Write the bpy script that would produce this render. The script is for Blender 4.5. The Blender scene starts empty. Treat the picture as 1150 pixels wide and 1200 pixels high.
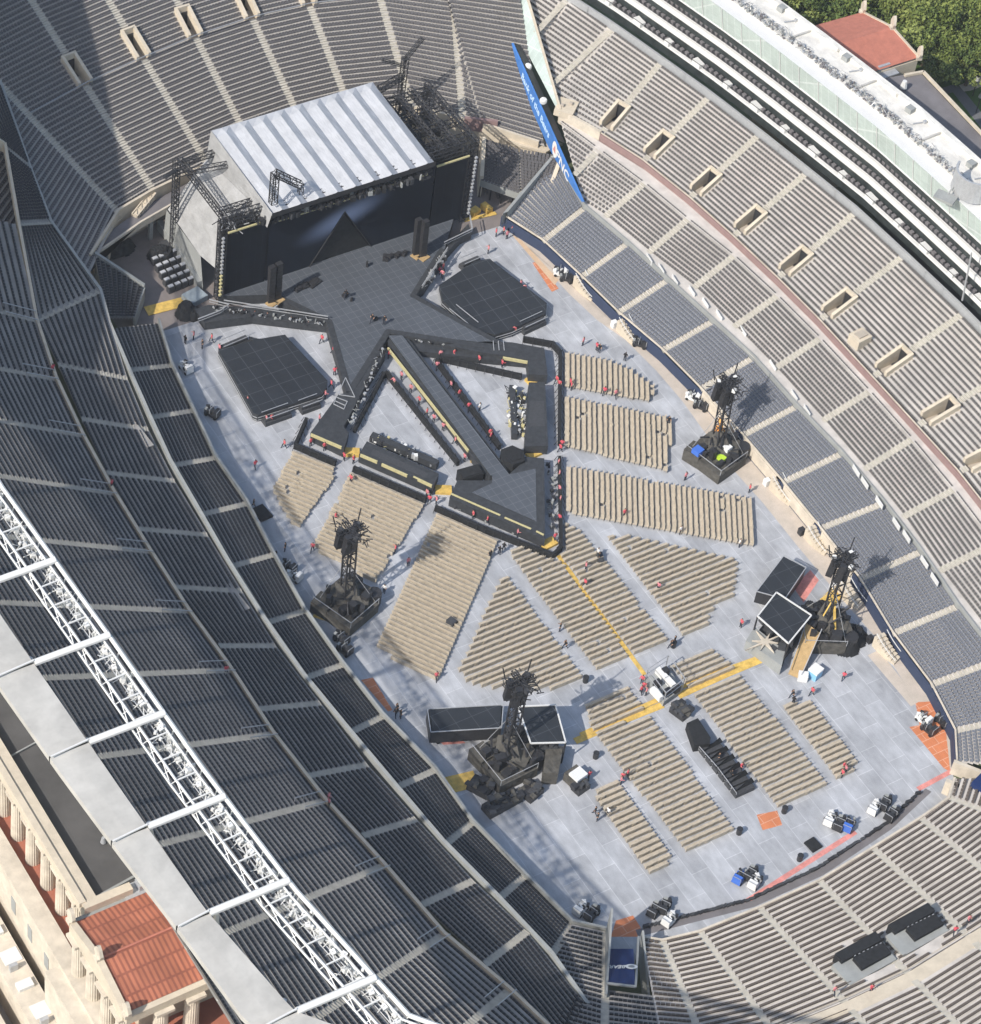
import bpy, math, random
import numpy as np
from mathutils import Vector
random.seed(7); RNG=np.random.default_rng(5)
SC=bpy.context.scene; COL=SC.collection
# ---------------------------------------------------------------- camera model (metres; x across the pitch, y towards the stage)
F_PX=3433.99; PITCH=.8262; ROLL=.1645; YAW=.6718; DIST=408.012; U0,V0=-3.7469,9.9916
_cp,_sp=math.cos(PITCH),math.sin(PITCH); _cy,_sy=math.cos(YAW),math.sin(YAW)
FW=np.array([_cp*_sy,_cp*_cy,-_sp]); _r=np.cross(FW,[0,0,1.]); _r/=np.linalg.norm(_r); _u=np.cross(_r,FW)
RT=math.cos(ROLL)*_r+math.sin(ROLL)*_u; UP=-math.sin(ROLL)*_r+math.cos(ROLL)*_u
CAM=np.array([U0,V0,0])-DIST*FW
def G(x,y,z=0.):
    D=FW*F_PX+RT*(x-575)-UP*(y-600); t=(z-CAM[2])/D[2]; return CAM+t*D
def GL(pts,z=0.): return [G(a,b,z) for a,b in pts]
# ---------------------------------------------------------------- materials
def mat(name,col,rough=.8,noise=.0,nscale=1.,metal=0.,spec=.3,bump=0.,col2=None,emit=None,alpha=None):
    m=bpy.data.materials.new(name); m.use_nodes=True; nt=m.node_tree; b=nt.nodes['Principled BSDF']
    b.inputs['Roughness'].default_value=rough; b.inputs['Metallic'].default_value=metal
    b.inputs['Specular IOR Level'].default_value=spec
    c=tuple(col)+(1,)
    b.inputs['Base Color'].default_value=c
    if noise>0 or col2:
        tc=nt.nodes.new('ShaderNodeTexCoord'); n=nt.nodes.new('ShaderNodeTexNoise'); n.inputs['Scale'].default_value=nscale
        n.inputs['Detail'].default_value=6; n.inputs['Roughness'].default_value=.65
        g=nt.nodes.new('ShaderNodeNewGeometry'); nt.links.new(g.outputs['Position'],n.inputs['Vector'])
        r=nt.nodes.new('ShaderNodeValToRGB'); e=r.color_ramp.elements
        c1=tuple(max(0,v*(1-noise)) for v in col)+(1,); c2=tuple(col2)+(1,) if col2 else tuple(min(1,v*(1+noise)) for v in col)+(1,)
        e[0].position=.33; e[1].position=.67; e[0].color=c1; e[1].color=c2
        nt.links.new(n.outputs['Fac'],r.inputs['Fac']); nt.links.new(r.outputs['Color'],b.inputs['Base Color'])
    if bump:
        bn=nt.nodes.new('ShaderNodeTexNoise'); bn.inputs['Scale'].default_value=1.1; bn.inputs['Detail'].default_value=5; gg=nt.nodes.new('ShaderNodeNewGeometry'); mq=nt.nodes.new('ShaderNodeMapping'); mq.inputs['Scale'].default_value=(1.,.35,1.); nt.links.new(gg.outputs['Position'],mq.inputs['Vector']); nt.links.new(mq.outputs['Vector'],bn.inputs['Vector'])
        bu=nt.nodes.new('ShaderNodeBump'); bu.inputs['Strength'].default_value=bump; bu.inputs['Distance'].default_value=.5; nt.links.new(bn.outputs['Fac'],bu.inputs['Height']); nt.links.new(bu.outputs['Normal'],b.inputs['Normal'])
    if emit: b.inputs['Emission Color'].default_value=tuple(emit[:3])+(1,); b.inputs['Emission Strength'].default_value=emit[3]
    return m
def tiles(name,col,line,w,h,mortar,noise=.12,rot=0.,col2=None,offset=.5,rough=.7,spec=.3,nsc=.12):
    m=bpy.data.materials.new(name); m.use_nodes=True; nt=m.node_tree; b=nt.nodes['Principled BSDF']; b.inputs['Roughness'].default_value=rough
    b.inputs['Specular IOR Level'].default_value=spec
    g=nt.nodes.new('ShaderNodeNewGeometry'); mp=nt.nodes.new('ShaderNodeMapping'); mp.inputs['Rotation'].default_value=(0,0,rot)
    nt.links.new(g.outputs['Position'],mp.inputs['Vector'])
    br=nt.nodes.new('ShaderNodeTexBrick'); br.offset=offset; nt.links.new(mp.outputs['Vector'],br.inputs['Vector'])
    br.inputs['Scale'].default_value=1; br.inputs['Brick Width'].default_value=w; br.inputs['Row Height'].default_value=h
    br.inputs['Mortar Size'].default_value=mortar; br.inputs['Mortar Smooth'].default_value=.3
    c2=col2 or tuple(v*(1-noise) for v in col)
    br.inputs['Color1'].default_value=tuple(col)+(1,); br.inputs['Color2'].default_value=tuple(c2)+(1,); br.inputs['Mortar'].default_value=tuple(line)+(1,)
    n=nt.nodes.new('ShaderNodeTexNoise'); n.inputs['Scale'].default_value=nsc; n.inputs['Detail'].default_value=8; n.inputs['Roughness'].default_value=.6
    nt.links.new(g.outputs['Position'],n.inputs['Vector'])
    r=nt.nodes.new('ShaderNodeMapRange'); r.inputs['From Min'].default_value=.3; r.inputs['From Max'].default_value=.7
    r.inputs['To Min'].default_value=1-noise*1.3; r.inputs['To Max'].default_value=1+noise; nt.links.new(n.outputs['Fac'],r.inputs['Value'])
    n2=nt.nodes.new('ShaderNodeTexNoise'); n2.inputs['Scale'].default_value=nsc*7; n2.inputs['Detail'].default_value=5; mp2=nt.nodes.new('ShaderNodeMapping'); mp2.inputs['Scale'].default_value=(1,.35,1); nt.links.new(g.outputs['Position'],mp2.inputs['Vector']); nt.links.new(mp2.outputs['Vector'],n2.inputs['Vector'])
    r2=nt.nodes.new('ShaderNodeMapRange'); r2.inputs['From Min'].default_value=.35; r2.inputs['From Max'].default_value=.65; r2.inputs['To Min'].default_value=1-noise*.6; r2.inputs['To Max'].default_value=1+noise*.5; nt.links.new(n2.outputs['Fac'],r2.inputs['Value'])
    pm=nt.nodes.new('ShaderNodeMath'); pm.operation='MULTIPLY'; nt.links.new(r.outputs['Result'],pm.inputs[0]); nt.links.new(r2.outputs['Result'],pm.inputs[1])
    mx=nt.nodes.new('ShaderNodeVectorMath'); mx.operation='SCALE'
    nt.links.new(br.outputs['Color'],mx.inputs[0]); nt.links.new(pm.outputs[0],mx.inputs['Scale']); nt.links.new(mx.outputs['Vector'],b.inputs['Base Color'])
    return m
M={}
def mk():
    M['deck']=tiles('floor_cover',(.425,.437,.46),(.52,.53,.55),6.,2.6,.045,.17,math.pi/2,nsc=.16)
    M['apron']=mat('concrete_apron',(.50,.44,.37),.9,.10,.5,col2=(.55,.48,.41))
    M['tan']=mat('tan_mat',(.58,.42,.28),.9,.12,.4)
    M['orange']=tiles('orange_mat',(.62,.22,.10),(.70,.42,.30),2.4,1.2,.04,.12)
    M['redmat']=mat('pink_mat',(.62,.25,.22),.9,.25,.9)
    M['gravel']=mat('backstage_ground',(.20,.175,.165),.95,.12,.4)
    M['ground']=mat('ground',(.10,.12,.06),.95,.2,.05)
    M['grass']=mat('lawn',(.06,.11,.03),.95,.25,.3)
    M['path']=mat('paving',(.42,.37,.31),.9,.1,.5)
    M['asph']=mat('asphalt',(.14,.14,.145),.9,.1,.4)
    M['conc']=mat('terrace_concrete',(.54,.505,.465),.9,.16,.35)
    M['conc_shade']=mat('terrace_concrete_shaded',(.275,.262,.245),.9,.2,.3)  # darker copy of the terrace concrete, shade put into its colour
    M['conc_e']=mat('terrace_concrete_end',(.42,.395,.36),.9,.13,.6)
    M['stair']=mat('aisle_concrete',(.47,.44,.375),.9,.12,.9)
    M['stair_shade']=mat('aisle_concrete_shaded',(.40,.375,.32),.9,.15,.9)  # aisle concrete toned down, shade included in the colour
    M['beige']=mat('cast_stone',(.56,.49,.385),.85,.10,.7)
    M['cream']=mat('cream_stone',(.56,.50,.41),.85,.16,.5)
    M['seat_d']=mat('dark_seat',(.105,.10,.098),.6,.25,6)
    M['seat_n']=mat('grey_seat',(.17,.18,.205),.55,.25,5)
    M['seat_e']=mat('end_seat',(.12,.115,.118),.6,.25,7)
    M['seat_shade']=mat('shaded_seat',(.030,.031,.036),.6,.25,5)  # seat colour with the shade already darkened in
    M['seat_s']=mat('bench_seat',(.12,.10,.085),.7,.15,5)
    M['navy']=mat('navy_padding',(.035,.05,.095),.7,.1,1)
    M['maroon']=mat('maroon_ribbon',(.26,.175,.165),.7,.1,1)
    M['chair']=mat('tan_chair',(.47,.41,.32),.7,.14,1.5)
    M['black']=mat('black_cloth',(.018,.019,.021),.85,.3,2)
    M['blackm']=mat('black_metal',(.03,.03,.033),.5,.2,3,spec=.4)
    M['stage']=tiles('stage_tiles',(.085,.095,.11),(.15,.16,.18),1.22,1.22,.035,.08,offset=0,rough=.55)
    M['stage2']=mat('stage_black',(.042,.045,.05),.6,.25,1.5)
    M['sat']=tiles('satellite_deck',(.028,.032,.038),(.085,.092,.105),2.4,2.4,.035,.1,offset=0,rough=.5)
    M['yellow']=mat('yellow_cover',(.62,.42,.11),.8,.25,1.2)
    M['gold']=mat('gold_strip',(.50,.45,.24),.5,.1,2)
    M['silver']=mat('silver_truss',(.45,.46,.47),.4,.1,3,metal=.3)
    M['white']=mat('white_paint',(.66,.66,.64),.5,.03,1)
    M['whiteroof']=mat('white_membrane',(.66,.64,.59),.7,.16,.4,bump=.3)
    M['membrane']=mat('grey_membrane',(.085,.082,.08),.8,.2,.2)
    M['greyroof']=mat('grey_roof',(.17,.16,.165),.85,.15,.3)
    M['panel']=mat('roof_panel',(.47,.455,.42),.65,.14,.3)
    M['tarp']=mat('stage_tarp',(.43,.44,.46),.5,.10,.5,bump=.35)
    M['tarp2']=mat('side_tarp',(.36,.36,.355),.7,.14,.6,bump=.6)
    M['tarp3']=mat('roof_fold',(.36,.37,.40),.5,.05,.5)
    M['glass']=tiles('green_glass',(.50,.58,.54),(.60,.66,.63),2.0,1.5,.05,.08,offset=0,rough=.25,spec=.6,nsc=.3)
    M['dglass']=mat('dark_glass',(.035,.042,.042),.3,.4,.8,spec=.5)
    M['terra']=tiles('terracotta_roof',(.46,.17,.10),(.26,.09,.06),2.4,.62,.16,.18,math.pi/2,offset=0)
    M['terrae']=mat('terracotta_roof_smooth',(.45,.17,.12),.8,.12,1)
    M['terraf']=mat('terracotta_floor',(.38,.14,.09),.8,.08,1)
    M['blue']=mat('blue_banner',(.06,.19,.50),.7,.12,.5)
    M['lblue']=mat('pale_blue_lettering',(.55,.75,.95),.6)
    M['navyt']=mat('navy_tarp',(.012,.03,.11),.7,.08,.6)
    M['lead']=mat('lead_grey',(.30,.31,.30),.7,.1,.6)
    M['red']=mat('red_shirt',(.62,.10,.13),.8); M['pnk']=mat('faded_red_shirt',(.62,.22,.25),.8); M['skin']=mat('skin',(.45,.27,.18),.7)
    M['jeans']=mat('dark_trousers',(.03,.035,.05),.8); M['hair']=mat('dark_hair',(.03,.02,.015),.8)
    M['blk']=mat('black_shirt',(.02,.02,.022),.8); M['wht']=mat('white_shirt',(.72,.72,.70),.8); M['hiv']=mat('lime_vest',(.45,.65,.05),.7)
    M['bluebox']=mat('blue_plastic',(.06,.16,.55),.5); M['oran']=mat('orange_plastic',(.8,.35,.06),.5)
    M['wood']=mat('plywood',(.42,.29,.14),.8,.15,2); M['case']=mat('flight_case',(.055,.057,.062),.6,.2,3)
    M['pbl']=mat('pale_cover',(.30,.35,.38),.6,.1,1)
    M['lbl']=mat('light_blue_tank',(.25,.5,.72),.5)
    M['bark']=mat('bark',(.10,.075,.05),.95,.2,2)
    M['dgreen']=mat('drab_tarp',(.085,.08,.07),.85,.25,1.5,bump=.6)
    for i,c in enumerate([(.13,.17,.04),(.19,.23,.06),(.24,.28,.08),(.09,.13,.035)]): M['leaf%d'%i]=mat('foliage_%s'%'abcd'[i],c,.8,.2,1.2)
mk()
# ---------------------------------------------------------------- mesh builder
class MB:
    def __init__(s): s.v=[];s.f=[];s.m=[];s.n=0
    def add(s,v,f,m=0):
        v=np.asarray(v,float).reshape(-1,3); s.v.append(v)
        for q in f: s.f.append(tuple(i+s.n for i in q)); s.m.append(m)
        s.n+=len(v); return s
    def quads(s,V,m=0):            # V (N,4,3)
        V=np.asarray(V,float); 
        if len(V)==0: return s
        n=len(V); s.v.append(V.reshape(-1,3)); idx=(np.arange(n*4)+s.n).reshape(n,4).tolist()
        s.f+= [tuple(q) for q in idx]; s.m+=[m]*n; s.n+=4*n; return s
    def poly(s,pts,m=0): return s.add(pts,[tuple(range(len(pts)))],m)
    def prism(s,pts,z0,z1,m=0,mtop=None):
        pts=[(p[0],p[1]) for p in pts]; a=sum(pts[i][0]*pts[(i+1)%len(pts)][1]-pts[(i+1)%len(pts)][0]*pts[i][1] for i in range(len(pts)))
        if a<0: pts=pts[::-1]
        n=len(pts); v=[(x,y,z0) for x,y in pts]+[(x,y,z1) for x,y in pts]
        s.add(v,[tuple(range(n-1,-1,-1))]+[(i,(i+1)%n,n+(i+1)%n,n+i) for i in range(n)],m)
        s.add([(x,y,z1) for x,y in pts],[tuple(range(n))],m if mtop is None else mtop); return s
    def box(s,c,d,rz=0.,m=0,tilt=None):   # centre of the base, size
        x,y,z=d[0]/2,d[1]/2,d[2]; ca,sa=math.cos(rz),math.sin(rz)
        v=[(i*x,j*y,k*z) for k in (0,1) for j in (-1,1) for i in (-1,1)]
        v=[(c[0]+a*ca-b*sa,c[1]+a*sa+b*ca,c[2]+k) for a,b,k in v]
        return s.add(v,[(0,2,3,1),(4,5,7,6),(0,1,5,4),(2,6,7,3),(0,4,6,2),(1,3,7,5)],m)
    def bar(s,a,b,r=.08,n=4,m=0,r2=None):
        a=np.asarray(a,float);b=np.asarray(b,float); d=b-a; L=np.linalg.norm(d)
        if L<1e-6: return s
        d/=L; h=np.array([0,0,1.]) if abs(d[2])<.9 else np.array([1.,0,0]); p=np.cross(d,h);p/=np.linalg.norm(p);q=np.cross(d,p); r2=r if r2 is None else r2
        an=[2*math.pi*(i+.5)/n for i in range(n)]
        v=[a+r*(math.cos(t)*p+math.sin(t)*q) for t in an]+[b+r2*(math.cos(t)*p+math.sin(t)*q) for t in an]
        return s.add(v,[(i,n+i,n+(i+1)%n,(i+1)%n) for i in range(n)]+[tuple(range(n)),tuple(range(2*n-1,n-1,-1))],m)
    def line(s,pts,r=.08,n=4,m=0):
        for a,b in zip(pts[:-1],pts[1:]): s.bar(a,b,r,n,m)
        return s
    def strip(s,A,B,m=0):          # ribbon between two polylines
        s.quads([[A[i],A[i+1],B[i+1],B[i]] for i in range(len(A)-1)],m); return s
    def wall(s,pts,z0,z1,th,m=0,mtop=None):   # thick wall following a plan polyline
        P=[np.array(p[:2],float) for p in pts]
        for i in range(len(P)-1):
            d=P[i+1]-P[i]; L=np.linalg.norm(d)
            if L<.01: continue
            d/=L; c=(P[i]+P[i+1])/2; s.box((c[0],c[1],z0+.002*(i%2)),(L+th*.5,th,z1-z0),math.atan2(d[1],d[0]),m)
        return s
    def truss(s,a,b,w=.5,r=.06,m=0,step=None,up=(0,0,1)):
        a=np.asarray(a,float);b=np.asarray(b,float);d=b-a;L=np.linalg.norm(d);d/=L
        u=np.array(up,float)
        if abs(d@u)>.9: u=np.array([1.,0,0])
        p=np.cross(d,u);p/=np.linalg.norm(p);q=np.cross(p,d); cs=[(-1,-1),(1,-1),(1,1),(-1,1)]
        off=[w/2*(i*p+j*q) for i,j in cs]
        for o in off: s.bar(a+o,b+o,r,4,m)
        n=max(1,int(L/(step or w*1.3)))
        for k in range(n+1):
            c=a+d*L*k/n
            for j in range(4):
                s.bar(c+off[j],c+off[(j+1)%4],r*.6,3,m)
                if k<n: s.bar(c+off[j],a+d*L*(k+1)/n+off[(j+1)%4],r*.6,3,m)
        return s
    def build(s,name,mats,parent=None,smooth=False):
        me=bpy.data.meshes.new(name); V=np.concatenate(s.v) if s.v else np.zeros((0,3))
        if parent is not None: V=V-np.array(WL(parent))
        me.from_pydata(V.tolist(),[],s.f)
        if not isinstance(mats,(list,tuple)): mats=[mats]
        for m in mats: me.materials.append(M[m] if isinstance(m,str) else m)
        if len(mats)>1: me.polygons.foreach_set('material_index',np.array(s.m,dtype=np.int32))
        if smooth: me.polygons.foreach_set('use_smooth',np.ones(len(me.polygons),dtype=bool))
        me.update(); o=bpy.data.objects.new(name,me); COL.objects.link(o)
        if parent is not None: o.parent=parent
        return o
def WL(o):
    p=np.array(o.location); 
    while o.parent: o=o.parent; p=p+np.array(o.location)
    return p
def tag(o,label=None,cat=None,group=None,kind=None):
    if label:o['label']=label
    if cat:o['category']=cat
    if group:o['group']=group
    if kind:o['kind']=kind
    return o
def thing(name,loc,label,cat,group=None):
    o=bpy.data.objects.new(name,None); COL.objects.link(o); o.location=tuple(loc); return tag(o,label,cat,group)
def origin(o,c):                      # move a mesh object's origin to c (kept in place)
    c=np.array(c,float); me=o.data; n=len(me.vertices); a=np.zeros(n*3); me.vertices.foreach_get('co',a)
    me.vertices.foreach_set('co',(a.reshape(-1,3)-c).ravel()); me.update(); o.location=tuple(np.array(o.location)+c); return o
def dup(o,loc=None,rz=None,label=None,group=None):
    c=o.copy(); COL.objects.link(c)
    if loc is not None: c.location=tuple(loc)
    if rz is not None: c.rotation_euler=(0,0,rz)
    if label:c['label']=label
    if group:c['group']=group
    for ch in o.children:
        d=ch.copy(); COL.objects.link(d); d.parent=c
        for g in ch.children:
            e=g.copy(); COL.objects.link(e); e.parent=d
    return c
def lerp(a,b,t): return np.asarray(a,float)*(1-t)+np.asarray(b,float)*t
# ---------------------------------------------------------------- stands
def seats(mb,P,S,Fd,w=.44,pd=.42,ph=.42,bh=.42,m=0,lo=.2):
    # P (N,3) seat back foot positions, S (N,3) unit along the row, Fd (N,3) unit forward
    if len(P)==0: return
    P=np.asarray(P);S=np.asarray(S);Fd=np.asarray(Fd);Z=np.array([0,0,1.])
    def pt(a,f,z): return P+S*a*w/2+Fd*f+Z*z
    q=[]
    top=ph+bh
    def Q(*c): q.append(np.stack(c,1))
    Q(pt(-1,0,ph),pt(-1,pd,ph),pt(1,pd,ph),pt(1,0,ph))           # pan
    Q(pt(-1,pd,ph),pt(-1,pd,ph-.12),pt(1,pd,ph-.12),pt(1,pd,ph)) # pan front
    Q(pt(-1,.02,ph),pt(1,.02,ph),pt(1,-.06,top),pt(-1,-.06,top))
    Q(pt(-1,-.12,top),pt(1,-.12,top),pt(1,-.05,ph-lo),pt(-1,-.05,ph-lo))
    Q(pt(-1,-.06,top),pt(1,-.06,top),pt(1,-.12,top),pt(-1,-.12,top))
    Q(pt(-1,.02,ph),pt(-1,-.06,top),pt(-1,-.12,top),pt(-1,-.05,ph-lo))
    Q(pt(1,.02,ph),pt(1,-.05,ph-lo),pt(1,-.12,top),pt(1,-.06,top))
    mb.quads(np.concatenate(q),m)
def pl_dist(p,a,b):
    p=p[:,:2];a=np.array(a[:2]);b=np.array(b[:2]);d=b-a;t=np.clip(((p-a)@d)/(d@d),0,1); return np.linalg.norm(p-(a+t[:,None]*d),axis=1)
def tier(parent,st,n,conc,seat,stair,r0=None,gaps=(),vom=None,sw=.44,pitch=.52,pd=.42,bh=.42,ph=.42,aw=.5,holes=(),miss=.0,seatpos=.78,vw=1.25,skipr=()):
    """st: list of (bottom xyz, top xyz, kind) stations; kind a=aisle n=bend e=end"""
    T=MB(); r0=r0 or {}
    vr=(int(round(vom[0]*n)),int(round(vom[1]*n))) if vom else (0,0)
    stv=[s[2]=='v' for s in st]
    for i in range(len(st)-1):
        b0,t0,k0=st[i]; b1,t1,k1=st[i+1]; b0,t0,b1,t1=[np.array(v,float) for v in (b0,t0,b1,t1)]
        SB=MB(); PP=[];SS=[];FF=[]
        for r in range(r0.get(i,0),n):
            a0=lerp(b0,t0,r/n);a1=lerp(b0,t0,(r+1)/n);c0=lerp(b1,t1,r/n);c1=lerp(b1,t1,(r+1)/n)
            L=np.linalg.norm(c0-a0); s=(c0-a0)/L
            inv=vr[0]<=r<vr[1]
            o0=vw if (stv[i] and inv) else 0.; o1=vw if (stv[i+1] and inv) else 0.
            A0=a0+s*o0;C0=c0-s*o1;A1=a1+s*o0;C1=c1-s*o1
            zl=a0[2];zc=c0[2]
            A1f=A1.copy();A1f[2]=A0[2];C1f=C1.copy();C1f[2]=C0[2]
            T.quads([[A0,C0,C1f,A1f],[A1f,C1f,C1,A1]])
            e0=(o0+.3) if o0 else (aw if k0 in 'av' else .12); e1=(o1+.3) if o1 else (aw if k1 in 'av' else .12)
            Lu=L-e0-e1
            if Lu<pitch or (i,r) in skipr: continue
            m=int(Lu/pitch); u=(np.arange(m)+.5)/m
            base=lerp(A0,A1f,seatpos)-s*o0; e=lerp(C0,C1f,seatpos)+s*o1
            Sd=(e-base)/np.linalg.norm(e-base)
            pos=base+Sd*e0+(e-Sd*e1-base-Sd*e0)*u[:,None]
            f=np.cross(Sd,[0,0,1.]); f/=np.linalg.norm(f); 
            if f@(a0-a1)<0: f=-f
            keep=np.ones(m,bool)
            for ga,gb in gaps: keep&=pl_dist(pos,ga,gb)>.7
            for hc,hr in holes: keep&=np.linalg.norm(pos[:,:2]-np.array(hc)[:2],axis=1)>hr
            if miss: keep&=RNG.random(m)>miss
            pos=pos[keep]
            if len(pos): PP.append(pos);SS.append(np.tile(Sd,(len(pos),1)));FF.append(np.tile(f,(len(pos),1)))
        if PP:
            seats(SB,np.concatenate(PP),np.concatenate(SS),np.concatenate(FF),w=sw,pd=pd,bh=bh,ph=ph); SB.build('seat_block',seat,parent)
    T.build('terrace',conc,parent)
    # stairs on aisles
    lines=[(np.array(s[0],float),np.array(s[1],float),s[2]) for s in st if s[2] in 'av']
    for j,(b,t,k) in enumerate(lines+[(np.array(a),np.array(c),'a') for a,c in gaps]):
        S=MB(); d=t-b; h=np.array([d[0],d[1],0]); Lh=np.linalg.norm(h); 
        if Lh<.5: continue
        h/=Lh; s=np.array([-h[1],h[0],0]); nn=n if j<len(lines) else max(2,int(Lh/(.75)))
        for r in range(nn):
            if k=='v' and vr[0]<=r<vr[1]:
                if r==vr[0] and S.n: S.build('aisle_stairs',stair,parent); S=MB()
                continue
            a=lerp(b,t,r/nn); dz=(t[2]-b[2])/nn; dep=Lh/nn
            c=a+h*dep*.74
            S.box((c[0],c[1],a[2]-.02),(dep*.50,aw*1.9,dz*.5+.02),math.atan2(h[1],h[0]))
            c=a+h*dep*.25
            S.box((c[0],c[1],a[2]-.02),(dep*.46,aw*1.9,.03),math.atan2(h[1],h[0]))
        S.build('aisle_stairs',stair,parent)
        if k=='v': vomitory(parent,b,t,h,s,vr,n,vw)
def vomitory(parent,b,t,h,s,vr,n,vw):
    V=MB(); a=lerp(b,t,vr[0]/n); c=lerp(b,t,vr[1]/n); L=np.linalg.norm((c-a)[:2]); an=math.atan2(h[1],h[0]); zt=c[2]; zb=a[2]
    mid=(a+c)/2
    V.box((mid[0],mid[1],zb-.8),(L,2*vw,.1),an,1); q=a+h*(L*.80); V.box((q[0],q[1],zb-.69),(L*.34,2*vw-.75,.05),an,2)                              # floor; the black sheet paints shade over its inner end
    for sg in (-1,1):
        q=mid+s*sg*(vw-.15)
        # raked parapet
        p0=a+s*sg*(vw-.2); p1=c+s*sg*(vw-.2); w=s*.24
        v=[]
        for p,zz in ((p0,zb+.9),(p1,zt+.9)):
            for ww in (-w,w): v+=[(p[0]+ww[0],p[1]+ww[1],zb-1.3),(p[0]+ww[0],p[1]+ww[1],zz)]
        V.add(v,[(0,1,3,2),(4,6,7,5),(1,5,7,3),(0,4,5,1),(2,3,7,6),(0,2,6,4)])
    V.box((c[0]-h[0]*.2,c[1]-h[1]*.2,zb-1.3),(.4,2*vw-.75,zt+.9-zb+1.3),an)
    e=c-h*.45; V.box((e[0],e[1],zb-1.1),(.12,2*vw-.8,2.9),an,2)  # black sheet paints the dark of the doorway
    V.build('vomitory',['beige','path','blackm'],parent)
def front_curve(mb,pts,z0,z1,th=.3,m=0): mb.wall(pts,z0,z1,th,m)
# ================================================================ SETTING
def ground():
    m=MB(); m.box((0,0,-.5),(3000,3000,.4)); o=m.build('ground','ground'); tag(o,kind='structure')
ground()
def z_(p,z): return (p[0],p[1],z)
Z_A0,Z_A1,Z_B0,Z_B1,Z_C0,Z_C1=2.0,5.9,7.0,10.2,10.9,16.
# left (west) plan curves
LA=[(186,378),(201,428),(226,481),(252,536.5),(289,590),(320,650),(356.5,716),(401,779),(448,839.5),(509.5,902.5),(553,964),(614.5,1027),(670.5,1083)]
LR=[(128,378),(149,427),(173.5,482.6),(199.5,539),(233,597),(268,658),(309.6,724),(355,789),(408,853.5),(462,918),(520,986),(583,1049.5),(646,1116)]
RAb=[(589,253),(636,283),(681,325),(724,367),(776,411),(821,456.5),(870,511),(917,566),(961,620),(1007,679),(1046,743),(1091,803),(1119,857),(1121,893)]
RAt=[(648,186),(683,245),(733,287),(780,330),(833,378),(880,421),(931,478),(984,533),(1033,591),(1077,648),(1120,712),(1168,774),(1202,838),(1215,900)]
RBb=[(685,239),(709,254),(760,296),(813,337),(860,383),(908,432),(964,493),(1013,550),(1058,606),(1101,669),(1150,732),(1195,800)]
RBt=[(657,141),(756,214),(807,256),(861,299),(912,346),(962,396),(1020,458),(1070,514),(1119,573),(1167,636),(1215,700),(1265,770)]
RCb=[(657,133),(703,158),(753,190),(807,233),(858,278),(910,327),(959,376),(1021,443),(1073,500),(1122,554),(1170,615),(1215,680)]
RCt=[(604,-45),(773,75),(829,115.5),(887,160),(943,204.5),(1000,251),(1056,302),(1126,369),(1187,432),(1242,492),(1297,560),(1345,630)]
pLA=GL(LA,Z_A0); pLR=[z_(G(x,y,7.07),Z_A1) for x,y in LR]
pRA=GL(RAb,Z_A0); pRAt=GL(RAt,6.3)
# ---- floor
floor=[z_(p,0) for p in pLA]+[z_(G(711,1092,2),0)]+[z_(G(714,1125,2),0),z_(G(745,1125,2),0)]+[z_(p,0) for p in GL([(752,1098),(776,1102),(820,1091.5),(890,1063.5),(960,1032),(1023,993.5),(1079,958.5),(1112,935),(1125,915)],2.6)]+[z_(p,0) for p in pRA[::-1]]
fl=MB(); P=floor+[(38,62,0),(38,84,0),(0,92,0),(-34,84,0),(-34,60,0)]
fl.poly([(p[0],p[1],-.06) for p in P][::1]); o=fl.build('backstage_ground','gravel'); tag(o,kind='structure')
fl=MB(); fl.poly([(p[0],p[1],.0) for p in floor]); o=fl.build('event_floor','deck'); tag(o,kind='structure')
# ---- right side apron
ap_in=[(588,262),(610,285),(640,315),(668,345),(700,375),(733,398),(770,435),(800,470),(850,540),(895,590),(935,640),(985,700),(1025,745),(1060,800),(1085,850),(1113,905)]
A=[z_(p,.004) for p in GL(ap_in,0)]
out=[np.array([p[0]+.3,p[1],.004]) for p in pRA]
m=MB(); pts=A+out[::-1]; m.poly(pts); tag(m.build('perimeter_path','apron'),kind='structure')
def mats_(name,pts,mt,z=.008):
    m=MB(); m.poly([z_(p,z) for p in GL(pts,0)]); return tag(m.build(name,mt),kind='structure')
mats_('orange_flooring',[(1073,823),(1093,822),(1109,858),(1114,905),(1106,900),(1066,852),(1078,850)],'orange')
mats_('orange_flooring',[(887,955),(911,950),(917,967),(894,973)],'orange')
mats_('orange_flooring',[(722,1079),(742,1073),(751,1087),(748,1098),(716,1098)],'orange')
mats_('orange_flooring',[(624,308),(630,306),(655,338),(647,342)],'orange')
mats_('orange_flooring',[(289,592),(300,598),(312,632),(303,636)],'orange')
mats_('orange_flooring',[(423,797),(437,794),(460,832),(455,834)],'orange')
mats_('pink_flooring',[(505,862),(520,873),(546,871),(535,862)],'redmat',.010)
mats_('pink_flooring',[(930,688),(950,668),(960,680),(942,706)],'redmat',.010)
mats_('grey_walkway_panel',[(1017,768),(1030,762),(1078,822),(1068,828)],'apron',.012)
mats_('tan_flooring',[(600,275),(612,282),(655,328),(650,334)],'tan',.012)
for a,b in [((868,1061),(1003,975)),((1076,925),(1117,903))]:
    m=MB();p=G(*a,0);q=G(*b,0);d=(q-p)/np.linalg.norm(q-p);nrm=np.array([-d[1],d[0],0])*.35
    m.poly([z_(v,.012) for v in (p-nrm,q-nrm,q+nrm,p+nrm)]); tag(m.build('pink_edge_flooring','redmat'),kind='structure')
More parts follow.
